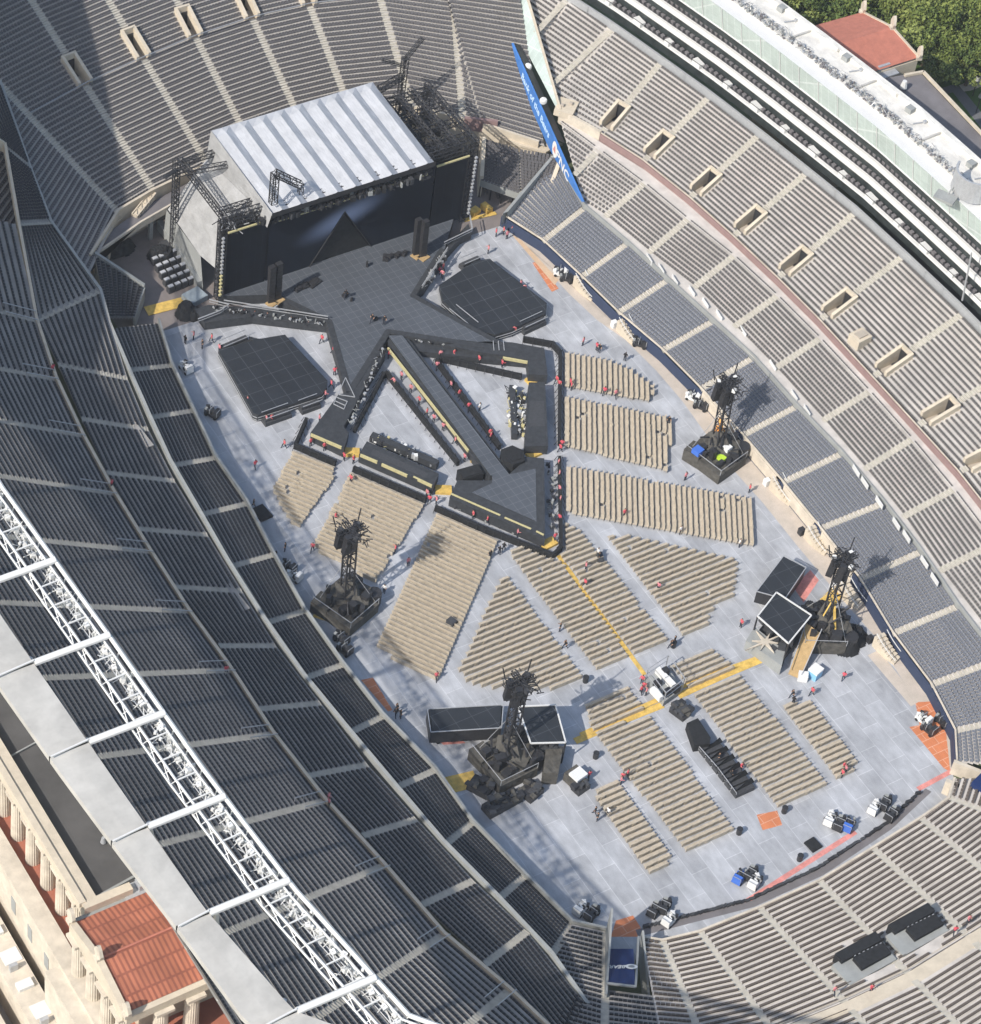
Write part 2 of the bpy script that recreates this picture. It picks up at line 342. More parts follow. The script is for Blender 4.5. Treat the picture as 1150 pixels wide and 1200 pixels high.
# ================================================================ LEFT STAND (in shade, rises to the lighting truss)
def offs(P,dz): return [np.array([p[0],p[1],p[2]+dz]) for p in P]
W=thing('grandstand',(-50,0,0),'shaded charcoal grandstand rising to the white lighting truss and grey roof','grandstand')
tier(W,[(a,b,'n' if i==0 else 'a') for i,(a,b) in enumerate(zip(pLA,pLR))],12,'conc_shade','seat_shade','stair_shade',pd=.22,ph=.30,bh=.22)
LBt=[(68,427),(95.6,491),(125,554),(163.5,620),(205,688),(257,757),(304.5,831),(360.5,909.5),(425.5,979.5),(495.5,1060),(569,1130)]
LBb=[(149.5,444),(174,503.5),(205,564),(243.5,627),(284,693),(323.5,757),(376,824),(431,896),(488.5,960),(555,1032),(618,1091.5)]
B0=[G(x,y,Z_B0) for x,y in [(0,95),(35,195),(60,260),(118,340)]]
for i,z in enumerate((19,14.5,11.5,7.6)): B0[i]=G(*[(0,95),(35,195),(60,260),(118,340)][i],z)
T0=[G(-25,150,22.5),G(6,170,18.5),G(22,262,14.8),G(43,375,10.9)]
tier(W,[(B0[0],T0[0],'n'),(B0[1],T0[1],'a'),(B0[2],T0[2],'a'),(B0[3],T0[3],'a')]+[(G(*a,Z_B0),G(*b,Z_B1),'a') for a,b in zip(LBb,LBt)]+[(G(705,1200,Z_B0),G(650,1230,Z_B1),'n')],12,'conc_shade','seat_shade','stair_shade',pd=.22,ph=.30,bh=.22)
LCb=[(66,444),(97,510),(134,578),(176,646),(221,716),(271,785),(320,860),(381,938),(450,1014),(520,1095),(597,1160)]
LCi=[(0,430),(0,491),(0,557),(38,636),(87,712),(133,796),(196,876),(273,964),(341,1051),(436,1146),(520,1215)]
def slope_pt(A,px,py,s):
    lo,hi=A[2]-3,A[2]+40
    for _ in range(50):
        z=(lo+hi)/2; P=G(px,py,z); f=A[2]+s*np.linalg.norm((P-A)[:2])-z
        if f>0: lo=z
        else: hi=z
    return P
cs=[]
SL=.60
for a,b in zip(LCb,LCi):
    A_=G(*a,Z_C0); P_=slope_pt(A_,*b,SL); d=(P_-A_); d/=np.linalg.norm(d[:2]); 
    L=(-84.5-A_[0])/d[0]; cs.append([A_,A_+d*L,'a'])
# smooth the directions a little so bays do not twist
ys=np.array([c[1][1] for c in cs]); y0s=np.array([c[0][1] for c in cs]); k=np.polyfit(y0s,ys,2); print('C far fit',k,np.round(ys-np.polyval(k,y0s),1))
for c in cs:
    y=np.polyval(k,c[0][1])*.8+.2*c[1][1]; z=c[1][2]; c[1]=np.array([-84.5,y,29.8])
c0=cs[0]; cs=[[G(18,262,15.2),np.array([-84.5,92.,33]),'n'],[G(43,375,11.2),np.array([-84.5,70.,30.5]),'a']]+cs+[[G(665,1225,Z_C0),np.array([-80.,-82.,29.8]),'n']]
tier(W,cs,40,'conc_shade','seat_shade','stair_shade',pd=.22,ph=.30,bh=.24)
# front walls, rails
m=MB(); m.wall([z_(p,0) for p in pLA]+[G(711,1092,2)],0,2.9,.3); m.build('front_wall','lead',W)
railB=[B0[0],B0[1],B0[2],B0[3]]+[G(x,y,7.07) for x,y in LR[0:]]+[G(705,1200,7.07)]
m=MB()
for a,b in zip(railB[:-1],railB[1:]):
    v=[]; d=(b-a)[:2]; d=d/np.linalg.norm(d); nn=np.array([-d[1],d[0]])*.22
    for p in (a,b):
        for s in (-1,1): v+=[(p[0]+nn[0]*s,p[1]+nn[1]*s,p[2]-3.2),(p[0]+nn[0]*s,p[1]+nn[1]*s,p[2]+.25)]
    m.add(v,[(0,1,3,2),(4,6,7,5),(1,5,7,3),(0,4,5,1),(2,3,7,6)])
m.build('balcony_wall','lead',W)
railC=[T0[0],T0[1],T0[2],T0[3]]+[G(x,y,Z_C0+.1) for x,y in LCb]+[G(665,1225,Z_C0)]
m=MB()
for i,(a,b) in enumerate(zip(railC[:-1],railC[1:])):
    v=[]; d=(b-a)[:2]; d=d/np.linalg.norm(d); nn=np.array([-d[1],d[0]])*.20
    for p in (a,b):
        for s in (-1,1): v+=[(p[0]+nn[0]*s,p[1]+nn[1]*s,p[2]-1.5),(p[0]+nn[0]*s,p[1]+nn[1]*s,p[2]+.55)]
    m.add(v,[(0,1,3,2),(4,6,7,5),(1,5,7,3),(0,4,5,1),(2,3,7,6)])
m.build('upper_balcony_wall','beige',W)
for c in cs[1:-1]:                       # paired parapets at the foot of each upper aisle
    m=MB(); d=c[1]-c[0]; L=np.linalg.norm(d[:2]); d=d/L
    s=np.array([-d[1],d[0],0]); s/=np.linalg.norm(s)
    for sg in (-1,1): m.line([c[0]+s*sg*.9+[0,0,.95],c[0]+s*sg*.9+d*4.5+[0,0,.95]],.07)
    for k_ in range(4): 
        for sg in (-1,1): m.bar(c[0]+s*sg*.9+d*1.5*k_,c[0]+s*sg*.9+d*1.5*k_+[0,0,.95],.04)
    m.build('handrail','silver',W)
# concrete landings recessed in the middle tier
for q in [(172,507),(284,697),(450,995)]:
    m=MB(); p=G(*q,7.6); m.box((p[0]-.9,p[1],7.05),(1.2,5.,.55),.06); m.build('landing','conc_shade',W)
# shell behind the seats, down to the colonnade roof
m=MB(); m.strip([np.array([-84.6,y,29.7]) for y in (-85,95)],[np.array([-81.6,y,20.]) for y in (-85,95)]); m.build('rear_wall','lead',W)
# lower corner block beside the backstage yard
CB=thing('seating_block',(-33,66,0),'small shaded wedge of seats beside the backstage yard, left of the stage','seating block')
e=[G(157,372,2.6),G(169,338,2.6)]; f=[G(125,372,6.),G(111,301,6.)]
tier(CB,[(e[0],f[0],'n'),(e[1],f[1],'n')],9,'conc_shade','seat_shade','stair_shade')
m=MB(); m.wall([z_(e[0],0),z_(e[1],0),z_(f[1],0)],0,2.7,.25); 
v=[z_(e[1],2.7),z_(e[1],3.2),z_(f[1],6.8),z_(f[1],0)]; m.add([*v,*[(x+.3,y+.3,z) for x,y,z in v]],[(0,1,2,3),(7,6,5,4),(1,5,6,2),(0,4,5,1)]); m.build('end_wall','lead',CB)
# ================================================================ RIGHT STAND
E_=thing('grandstand',(50,0,0),'sunlit three-tier grandstand with portals, below the suites and white roof','grandstand')
tier(E_,[(a,b,'n' if i in(0,13) else 'a') for i,(a,b) in enumerate(zip(pRA,pRAt))],14,'conc','seat_n','stair',pd=.30,ph=.3,bh=.26,sw=.43,seatpos=.84)
gB=[(G(673,205,8.6),G(705,172,Z_B1))]
tier(E_,[(G(*a,Z_B0),G(*b,Z_B1),'n' if i==0 else 'a') for i,(a,b) in enumerate(zip(RBb,RBt))],12,'conc','seat_d','stair',gaps=gB,pd=.14,ph=.2,bh=.20,seatpos=.90)
gC=[(G(646,100,12.3),G(716,35,16)),(G(628,38,14.6),G(668,-5,16))]
tier(E_,[(G(*a,Z_C0),G(*b,Z_C1),'n' if i==0 else ('v' if i<11 else 'n')) for i,(a,b) in enumerate(zip(RCb,RCt))],20,'conc','seat_d','stair',vom=(.12,.40),gaps=gC,pd=.13,ph=.2,bh=.17,seatpos=.90)
m=MB(); m.wall([z_(p,0) for p in pRA],0,2.0,.34); m.build('front_wall','navy',E_)
m=MB(); m.line([p+[0,0,.45] for p in pRA],.14); m.build('front_rail','cream',E_)
for i in (5,6,7,8): # cream painted lengths of the front wall
    m=MB(); a=lerp(pRA[i],pRA[i+1],.08);b=lerp(pRA[i],pRA[i+1],.86); m.wall([a,b],0.2,2.25,.42); m.build('wall_panel','cream',E_)
m=MB(); m.wall([p+[.25,0,0] for p in pRAt],5.2,7.25,.2); m.build('middle_rail','lead',E_)
m=MB(); PB=[G(*a,Z_B0) for a in RBb]; far=[np.array([np.interp(p[1],[q[1] for q in pRAt[::-1]],[q[0] for q in pRAt[::-1]])+.3,p[1],6.96]) for p in PB]; m.strip(far,[p+[.1,0,-.04] for p in PB]); m.build('walkway','conc',E_)
for t0 in [(870,385),(905,425),(930,460),(945,478),(1003,548),(1013,562),(1030,585),(1050,610),(1062,625),(1083,655),(1095,675),(760,300),(774,312),(790,325),(810,338),(826,352),(842,366)]:
    m=MB(); p=G(t0[0]+3,t0[1]+1,Z_B0+.5); m.box((p[0]-.25,p[1],Z_B0-.3),(.10,2.0,.85),-.15); m.build('rail_placard','white',E_)
m=MB(); PC=[G(*a,Z_C0+.1) for a in RCb]; m.wall(PC[1:],Z_B1-.6,Z_C0+.45,.3); m.build('ribbon_wall','maroon',E_)
TB=[G(*a,Z_B1) for a in RBt]; m=MB(); m.strip([p+[-.3,0,-.03] for p in TB],[np.array([np.interp(p[1],[q[1] for q in PC[::-1]],[q[0] for q in PC[::-1]])+.2,p[1],Z_B1-.03]) for p in TB]); m.build('upper_walkway','conc',E_)
m=MB(); m.line([p+[0,0,.55] for p in PC[1:]],.10); m.wall(PC[:2],Z_B1-1,Z_C0+.9,.5); m.build('ribbon_coping','cream',E_)
m=MB(); p=G(1009,393,13); m.box((p[0],p[1],11.4),(2.6,2.2,1.7),.1); m.box((p[0],p[1],13.1),(1.6,1.2,.25),.1,1); m.build('roof_box',['beige','path'],E_)
m=MB(); p=G(665,120,12); m.box((p[0]-.5,p[1]-.6,10.9),(3.4,3.0,1.1),.7); m.box((p[0]-1.2,p[1]-.4,12.0),(.5,.5,.4),.7,1); m.box((p[0]+.3,p[1]-.6,12.0),(.5,.5,.4),.7,1); m.build('end_landing',['beige','path'],E_)
# end glass wall under the raked edge of the top tier
c0_=G(657,133,11.0); c1_=G(618,0,15.3)+(G(618,0,15.3)-c0_)*.6
m=MB(); v=[]
n_=10
for i in range(n_+1):
    p=lerp(c0_,c1_,i/n_)+np.array([-.35,-.1,.9]); t=i/n_; h=.3+6.*t; v.append((p,G(656-1.6*t*70,134-1.6*t*134,p[2]-h)))
m.quads([[v[i][0],v[i+1][0],v[i+1][1],v[i][1]] for i in range(n_)]); m.build('glass_end_wall','glass',E_)
m=MB(); m.line([x[0]+np.array([.1,0,.1]) for x in v],.22); m.build('end_coping','beige',E_)
# ================================================================ BLUE FASCIA
FB=thing('banner_wall',G(642,150,9),'long blue sponsor banner tapering at both ends, between the end seats and the side stand','banner')
t0,t1=G(601,50,13.2),G(684,236,8.3); m=MB(); k_=16; v=[]
def bh(t): return .25+ 3.0*min(1,t/.28)**.8*min(1,(1-t)/.42)**.9
for i in range(k_+1):
    t=i/k_; p=lerp(t0,t1,t); v.append((p,p-[0,0,bh(t)]))
dn=np.cross((t1-t0)/np.linalg.norm(t1-t0),[0,0,1]); 
if dn[0]>0: dn=-dn
dn[2]=0; dn/=np.linalg.norm(dn)
fr=[(a+dn*.15,b+dn*.15) for a,b in v]; bk=[(a-dn*.15,b-dn*.15) for a,b in v]
m.quads([[fr[i][0],fr[i+1][0],fr[i+1][1],fr[i][1]] for i in range(k_)]+[[bk[i][0],bk[i+1][0],fr[i+1][0],fr[i][0]] for i in range(k_)]+[[bk[i][0],bk[i][1],bk[i+1][1],bk[i+1][0]] for i in range(k_)])
m.build('banner','blue',FB)
m=MB(); m.quads([[bk[i][0]-dn*.1,bk[i+1][0]-dn*.1,bk[i+1][0]-dn*1.4-[0,0,.8],bk[i][0]-dn*1.4-[0,0,.8]] for i in range(0,10)]); m.build('dark_gap','blackm',FB)  # black strip paints the dark void behind the banner
for pq in [(619,78),(637,118),(606,32)]:
    m=MB(); p=G(*pq,12.); 
    for j in range(6):
        a=j*math.pi/6; m.bar(p-[math.cos(a)*.45,math.sin(a)*.45,0],p+[math.cos(a)*.45,math.sin(a)*.45,0],.42,6)
    m.build('junction_dome','white',FB)
def text(body,size,mt,parent,name,X,Y,loc,ext=.01,shear=0.,sx=1.):
    cu=bpy.data.curves.new(name,'FONT'); cu.body=body; cu.size=size; cu.extrude=ext; cu.shear=shear; cu.align_x='CENTER'; cu.align_y='CENTER'; cu.offset=size*.018
    o=bpy.data.objects.new(name,cu); COL.objects.link(o); bpy.context.view_layer.update()
    dg=bpy.context.evaluated_depsgraph_get(); me=bpy.data.meshes.new_from_object(o.evaluated_get(dg)); bpy.data.objects.remove(o)
    a=np.zeros(len(me.vertices)*3); me.vertices.foreach_get('co',a); a=a.reshape(-1,3)
    X=np.array(X,float);X/=np.linalg.norm(X);Y=np.array(Y,float);Y-=X*(X@Y);Y/=np.linalg.norm(Y);N=np.cross(X,Y)
    w=np.array(loc)+a[:,:1]*sx*X+a[:,1:2]*Y+a[:,2:3]*N-(WL(parent) if parent else 0)
    me.vertices.foreach_set('co',w.ravel()); me.update(); me.materials.clear(); me.materials.append(M[mt])
    r=bpy.data.objects.new(name,me); COL.objects.link(r); r.parent=parent; return r
dr=(t1-t0)/np.linalg.norm(t1-t0)
def onb(t,down): return lerp(t0,t1,t)+dn*.2-[0,0,down*.7]
text('Bank of the Bears',1.7,'lblue',FB,'lettering',dr,(0,0,1),onb(.36,1.9),sx=1.05)
text('PNC',2.15,'wht',FB,'lettering',dr,(0,0,1),onb(.74,1.9),sx=1.3)
m=MB(); p=onb(.635,2.0)
ri=[p+dr*1.0*math.cos(a)+np.array([0,0,1.4])*math.sin(a) for a in [i*math.pi/8 for i in range(16)]]; m.poly(ri); m.build('emblem','wht',FB)
m=MB(); ri=[p+dn*.05+dr*.6*math.cos(a)+np.array([0,0,.85])*math.sin(a) for a in [math.pi/2+i*2*math.pi/3 for i in range(3)]]; m.poly(ri); m.build('emblem_triangle','redmat',FB)
# ================================================================ END STAND behind the stage
FC=[(-44,62),(-34.,73.5),(-26,80.4),(-19.7,82.2),(-10,84.0),(0,85.6),(10,86.),(20,85.),(25.9,82.9),(33.8,74.9),(39.5,67.7),(43,60)]
ES,EZ=.42,6.2
def fdist(p):
    best=1e9
    for a,b in zip(FC[:-1],FC[1:]):
        a=np.array(a);b=np.array(b);d=b-a;t=np.clip(((p[:2]-a)@d)/(d@d),0,1);q=a+t*d;r=p[:2]-q;dd=np.linalg.norm(r)
        s=1 if (d[0]*r[1]-d[1]*r[0])>0 else -1
        if dd<abs(best): best=s*dd
    return best
def on_end(x,y):
    lo,hi=0,45
    for _ in range(45):
        z=(lo+hi)/2; 
        if EZ+ES*fdist(G(x,y,z))>z: lo=z
        else: hi=z
    return G(x,y,z)
def aisle(p1,p2,L=44):
    a=on_end(*p1);b=on_end(*p2); d=(b-a)[:2]; d=d/np.linalg.norm(d); 
    if fdist(np.append(a[:2]+d,0))<fdist(a): d=-d
    f=fdist(a); c=a[:2].copy()
    for _ in range(6): c-=d*fdist(c)/max(.5,1)
    return np.array([c[0],c[1],EZ]),np.array([c[0]+d[0]*L,c[1]+d[1]*L,EZ+ES*L])
EA=[((139,250),(28,129)),((181,226),(91,85)),((236,181),(160,55)),((278,139),(222,30)),((343,122),(295,20)),((401,104),(367,17)),((484,129),(446,0)),((542,134),(531,0))]
st=[aisle(*a) for a in EA]
for s in st: print('end',np.round(s[0],1),np.round(s[1],1))
EN=thing('grandstand',(0,100,0),'dark grey seating rising behind the stage roof, with beige stairs and portals','grandstand')
S=[(np.array([-42.,64.,EZ]),np.array([-80.,96.,EZ+ES*44]),'n')]+[(s[0],s[1],'v' if i in(1,2,3,4,5) else 'a') for i,s in enumerate(st)]
S+=[(np.array([33.8,74.9,EZ]),np.array([44.,118.,EZ+ES*44]),'n'),(np.array([40.2,66.9,EZ]),np.array([57.,112.,EZ+ES*44]),'n')]
tier(EN,S,56,'conc_e','seat_e','stair',vom=(.41,.51),pd=.28,ph=.28,bh=.26,aw=.6,seatpos=.84)
m=MB(); 
cop=[np.array([a,b,0.]) for a,b in FC[1:-1]]
m.wall(cop,0.,EZ+.7,.4); m.build('front_wall','beige',EN)
m=MB(); m.line([s[0]+(s[1]-s[0])*.405+np.array([0,0,.9]) for s in st[:7]],.07); m.build('cross_rail','silver',EN)
# raised concrete ramp and slab in front of the end stand
RP=thing('concourse_slab',(-22,78,5),'grey walkway with a pale edge, below the end seats and over the backstage yard','walkway')
edge=GL([(112,299),(165,262),(205,239),(237,222),(262,210)],5.1)
back=[np.array([-38,70,5.1]),np.array([-28,78.6,5.1]),np.array([-20,81.5,5.1]),np.array([-12,83.3,5.1]),np.array([-4,84.5,5.1])]
m=MB(); m.strip(edge,back); m.build('slab','greyroof',RP)
m=MB(); m.wall(edge,4.3,5.55,.3); m.build('edge_beam','cream',RP)
for t in (.1,.45,.8):
    m=MB(); p=lerp(edge[0],edge[-1],t); m.box((p[0]+.3,p[1]+1.6,0),(.6,.6,4.4)); m.build('support_column','lead',RP)
for a,b in [((180,227),(158,254)),((139,252),(128,262))]:
    m=MB(); p=G(*a,5.9);q=G(*b,5.2); m.truss(p,q,.9,.12); m.bar(p,q,.45); m.build('stair_flight','beige',RP)
# maroon panel and pale canopy at the right-hand end
m=MB(); a,b=G(545,143,6.6),G(582,147,6.6); m.wall([a,b],5.2,7.6,.5); tag(m.build('maroon_panel','maroon'),'maroon fascia panel at the foot of the end seats, right of the stage roof','panel')
m=MB(); q=GL([(583,158),(612,150),(640,160),(660,168),(640,178),(610,170)],5.6); m.prism(q,5.2,5.6); tag(m.build('concrete_canopy','beige'),'pale concrete landing below the end seats, left of the blue banner','canopy')
# lower block right of the stage
LBk=thing('seating_block',(35,66,0),'low wedge of grey seats between the stage and the side stand, behind the right wing','seating block')
b0,b1,b2=G(564,212,3.2),G(610,228,3.2),G(640,236,3.2); t_0,t_1,t_2=G(567,166,7.0),G(608,178,7.0),G(658,186,7.0)
tier(LBk,[(b0,t_0,'n'),(b1,t_1,'n'),(b2,t_2,'n')],14,'conc_e','seat_e','stair')
m=MB(); 
for (a,b,mm) in ((b0,t_0,0),(t_2,b2,1)):
    v=[];d=(b-a)[:2];d=d/np.linalg.norm(d);nn=np.array([-d[1],d[0]])*.3
    for p in (a,b):
        for s in (-1,1): v+=[(p[0]+nn[0]*s,p[1]+nn[1]*s,0),(p[0]+nn[0]*s,p[1]+nn[1]*s,p[2]+1.)]
    m.add(v,[(0,1,3,2),(4,6,7,5),(1,5,7,3),(0,4,5,1),(2,3,7,6)]); m.build('side_wall','beige',LBk); m=MB()
m=MB(); m.wall([b0,b1,b2],2.2,3.6,.25); m.build('front_beam','lead',LBk)
m=MB()
for t in np.linspace(0,1,7): p=lerp(b0,b2,t); m.bar(z_(p,0),z_(p,2.3),.12)
for i in range(5): p=lerp(b0,b2,i/5+.1); m.truss(z_(p,1.),z_(p+np.array([.5,2.5,0]),2.2),.4,.05)
m.build('scaffold','blackm',LBk)
# sloping divider rail between that block and the first tier
m=MB(); a,b=G(592,253,3.),G(652,182,6.9); m.add([a+[-.5,0,-2],b+[-.5,0,-2],b+[-.5,0,.7],a+[-.5,0,.7],a+[.4,0,-2],b+[.4,0,-2],b+[.4,0,.7],a+[.4,0,.7]],[(0,1,2,3),(7,6,5,4),(3,2,6,7)]); m.build('end_wall','lead',E_)
# ================================================================ BOTTOM STAND
BS=thing('grandstand',(5,-75,0),'tan and brown bench seating curving round the open end of the floor','grandstand')
def bst(p1,p2,L=34,s=.33,z=2.6):
    A=G(*p1,z); P=slope_pt(A,*p2,s); d=P-A; d/=np.linalg.norm(d[:2]); return A,A+d*L
bs=[bst((670.5,1083),(646,1116)),bst((711,1092),(709,1200)),bst((752,1098),(772,1200)),bst((776,1102),(813,1193)),bst((820,1091.5),(897,1196.5)),bst((890,1063.5),(981,1165)),bst((960,1032),(1040.5,1116)),bst((1023,993.5),(1117.5,1081)),bst((1079,958.5),(1150,1018)),bst((1112,935),(1160,953)),bst((1119,912),(1200,912))]
for b in bs: print('bot',np.round(b[0],1),np.round(b[1],1))
kinds=['n','a','n','a','a','a','a','a','a','a','n']
tier(BS,[(a,b,k) for (a,b),k in zip(bs[:3],kinds)],38,'conc_shade','seat_shade','stair_shade',r0={1:12},pd=.22,ph=.26,bh=.2)  # shaded copies of the materials paint shade onto these corner bays
tier(BS,[(a,b,k) for (a,b),k in zip(bs[2:],kinds[2:])],38,'conc','seat_s','stair',pd=.24,ph=.28,bh=.2,pitch=.5,sw=.5,seatpos=.62,
     holes=[(G(1015,1125,7.8),3.6),(G(1072,1095,7.8),3.6),(G(1003,1132,7.8),2.6),(G(1083,1090,7.8),2.6)],skipr=[(i,r) for i in range(3,8) for r in (22,23)])
m=MB(); m.wall([z_(b[0],0) for b in bs[2:]],0,2.75,.3); m.build('front_wall','cream',BS)
m=MB(); m.wall([z_(bs[1][0],0),z_(lerp(*bs[1],.36),0)],0,7.6,.25); m.wall([z_(bs[2][0],0),z_(lerp(*bs[2],.3),0)],0,3.9,.25);m.build('tunnel_wall','lead',BS)
m=MB(); wl=[lerp(a,b,22.5/38)+np.array([0,0,.15]) for a,b in bs[4:10]]; m.strip([p+[0,.8,0] for p in wl],[p-[0,1.0,0] for p in wl]); m.line([p+[0,.9,.9] for p in wl],.05); m.build('cross_aisle','beige',BS)
for j,(q,lab) in enumerate((((1013,1129),'left'),((1075,1095),'right'))):     # accessible seating bays with black covers
    t=thing('wheelchair_platform',G(*q,8),(('left' if j==0 else 'right')+'-hand black draped platform in the bottom seats beside the cross aisle'),'platform','accessible platforms in the bottom seats')
    p=G(*q,8.); m=MB(); m.box((p[0],p[1],6.8),(7.4,3.4,1.5),.05); m.build('platform_deck','lead',t)
    m=MB(); m.box((p[0]+.4,p[1]+1.9,7.1),(6.4,1.4,1.75),.05); m.box((p[0]+1.1,p[1]+.1,8.3),(4.6,1.8,.6),.05); m.build('black_cover','black',t)
    m=MB(); 
    for k_ in range(7): x=-2.1+k_*.65; m.bar((p[0]+1.1+x,p[1]+1.0,8.9),(p[0]+1.1+x+.25,p[1]+1.0,8.95),.05)
    m.build('rail_clip','silver',t)
# navy tarpaulin over the tunnel
TP=thing('tarpaulin',G(728,1135,5),'navy tarpaulin with a white oval emblem in a pale frame above the corner tunnel','tarpaulin')
c=[G(714,1112,5.2),G(742.5,1112,5.2),G(745,1157,7.6),G(711,1153,7.6)]
m=MB(); m.poly(c); m.build('sheet','navyt',TP)
m=MB(); m.line([G(712,1094,3.6),c[3]+[0,0,.1],c[2]+[0,0,.1],G(748.5,1098,3.6)],.18); m.build('frame','lead',TP)
X=(c[0]-c[1]);Yv=(c[0]-c[3]); cen=sum(c)/4
X=X/np.linalg.norm(X); Yn=-(Yv/np.linalg.norm(Yv)); Nn=np.cross(X,-Yn)
up=np.cross(X,Yv); up=up/np.linalg.norm(up); up=up if up[2]>0 else -up
text('BEARS',.85,'wht',TP,'lettering',X,np.cross(up,X),cen+X*.55+up*.06,shear=.4)
m=MB(); Yd=np.cross(up,X); p=cen-X*1.25+up*.06; m.poly([p+X*.75*math.cos(a)+Yd*.5*math.sin(a) for a in [i*math.pi/8 for i in range(16)]]); m.build('emblem','wht',TP)
m=MB(); p=p+up*.03; m.poly([p+X*.4*math.cos(a)+Yd*.24*math.sin(a) for a in [i*math.pi/8 for i in range(16)]]); m.build('emblem_centre','lead',TP)
# navy block at the right corner
m=MB(); q=G(1150,925,3.); m.box((q[0]+1.5,q[1],0),(5,3.2,4.4),.3); tag(m.build('corner_tarpaulin','navyt'),'navy tarpaulin at the right-hand corner opening between side and bottom seats','tarpaulin')
m=MB(); a=G(1119,893,2.3); b=G(1150,905,2.3); m.wall([a,b],0,2.5,.5); m.wall([G(1110,916,2.3),G(1150,935,2.3)],0,2.6,.6); tag(m.build('corner_wall','cream'),'cream corner wall beside the tunnel at the right end of the floor','wall')
# ================================================================ SUITES + WHITE ROOF (right)
def xc(y): return np.interp(y,[-60,-20,-8,1.4,14.9,25.7,36,46.3,56.8,66.8,76.9,90,110],[66.,68.6,69.0,68.9,68.1,67.3,65.7,64,62.1,59.8,57.4,53.6,47.])
ysr=np.arange(-30,106,4.)
SU=thing('suite_building',(70,30,0),'dark glazed suites with white balcony bands, green glass and white flat roof','building')
def curve(dx,z): return [np.array([xc(y)+dx,y,z]) for y in ysr]
m=MB(); m.strip(curve(.2,15.),curve(1.4,15.)); m.wall([p for p in curve(.5,0)],14.,17.2,.35); m.build('rear_rail','silver',SU)
m=MB(); m.strip(curve(2.6,16.),curve(2.6,28.6)); m.build('glazing','dglass',SU)
for k_,(z,dx,h,w) in enumerate(((18.6,1.3,.35,.9),(21.3,1.7,.9,1.1),(24.3,2.0,.9,1.1))):
    m=MB(); m.strip(curve(dx,z+h),curve(dx+w,z+h)); m.strip(curve(dx,z),curve(dx,z+h)); m.strip(curve(dx+w,z),curve(dx,z)); bb=m.build('balcony_band','white',SU)
    m=MB(); m.line(curve(dx-.1,z+h+.8),.045); m.strip(curve(dx+.5,z+h+.02),curve(dx+.55,z+h+.45)); m.build('balcony_rail','blackm',bb)
    m=MB()
    for i in range(0,len(ysr)*4):
        y=ysr[0]+i; m.box((xc(y)+dx+.75,y,z+h+.02),(.5,.62,.65))
    tag(m.build('balcony_seats','greyroof',bb),kind='stuff')
for i,y in enumerate(np.arange(-18,100,6.1)):
    m=MB(); m.box((xc(y)+1.75,y,18.98),(1.0,1.9 if i%2 else 1.1,.7)); m.build('camera_box','white',SU)
m=MB(); m.strip(curve(1.6,28.),curve(.5,32.4)); m.build('glass_screen','glass',SU)
m=MB(); m.line(curve(1.55,28.),.12); m.build('glass_sill','white',SU); m=MB(); m.strip(curve(.4,32.5),curve(3.1,32.5)); m.build('glass_frame','white',SU)
m=MB()
for i in range(len(ysr)*1): y=ysr[i]; m.bar((xc(y)+1.5,y,28.1),(xc(y)+.4,y,32.4),.07)
m.build('mullion','white',SU)
m=MB(); m.strip(curve(2.6,32.9),curve(8.2,32.9)); m.strip(curve(2.6,32.9),curve(2.6,28.)); m.build('roof_deck','whiteroof',SU)
m=MB(); m.wall(curve(7.9,0),22.,33.5,.9); m.build('outer_parapet','whiteroof',SU)
for i,y in enumerate(np.arange(-20,96,13.5)):
    m=MB(); a=xc(y); m.box((a+5.3,y,32.9),(5.2,.3,.3),.05); m.build('roof_rib','panel',SU)
    m=MB(); m.box((a+6.2,y+6,32.9),(1.1,1.1,.8),.2); m.build('roof_vent','lead',SU)
    m=MB(); m.bar((a+4.8,y+3.4,33.1),(a+6.6,y+3.0,33.1),.1); m.box((a+6.7,y+3,32.9),(.45,.45,.45)); m.build('roof_pipe','silver',SU)
m=MB()
for i in range(1500):
    y=RNG.uniform(-14,100); x=xc(y)+3.3+RNG.uniform(-1,1)*.7; h=RNG.uniform(.15,.5)
    if RNG.random()<.5: m.box((x,y,32.9),(RNG.uniform(.12,.4),RNG.uniform(.12,.4),h),RNG.uniform(0,3),int(RNG.integers(0,3)))
    else: a=RNG.uniform(0,6.3); m.bar((x,y,33.+RNG.uniform(0,1)),(x+math.cos(a)*.6,y+math.sin(a)*.6,33.+RNG.uniform(0,.7)),.04,3,int(RNG.integers(0,3)))
tag(m.build('roof_equipment',['silver','lead','greyroof'],SU),kind='stuff')
m=MB(); p=G(1143,212,34.5)
a_=[ (p[0]+3.0*math.cos(t),p[1]+3.0*math.sin(t)) for t in np.linspace(2.,4.6,10)]
m.wall([np.array([x,y,0]) for x,y in a_],32.9,36.5,.3); m.build('curved_screen','silver',SU)
m=MB(); p=G(1108,232,33); q=G(1122,218,33); m.box((p[0],p[1],32.9),(2.,3.,.4),.5,0); m.bar(p,q+[0,0,1.5],.12); m.bar(p+[1,0,0],q+[0,0,1.5],.1); m.build('gantry','lead',SU)
m=MB(); m.bar(G(1128,352,19),G(1139,296,28),.13); m.build('mast','silver',SU)
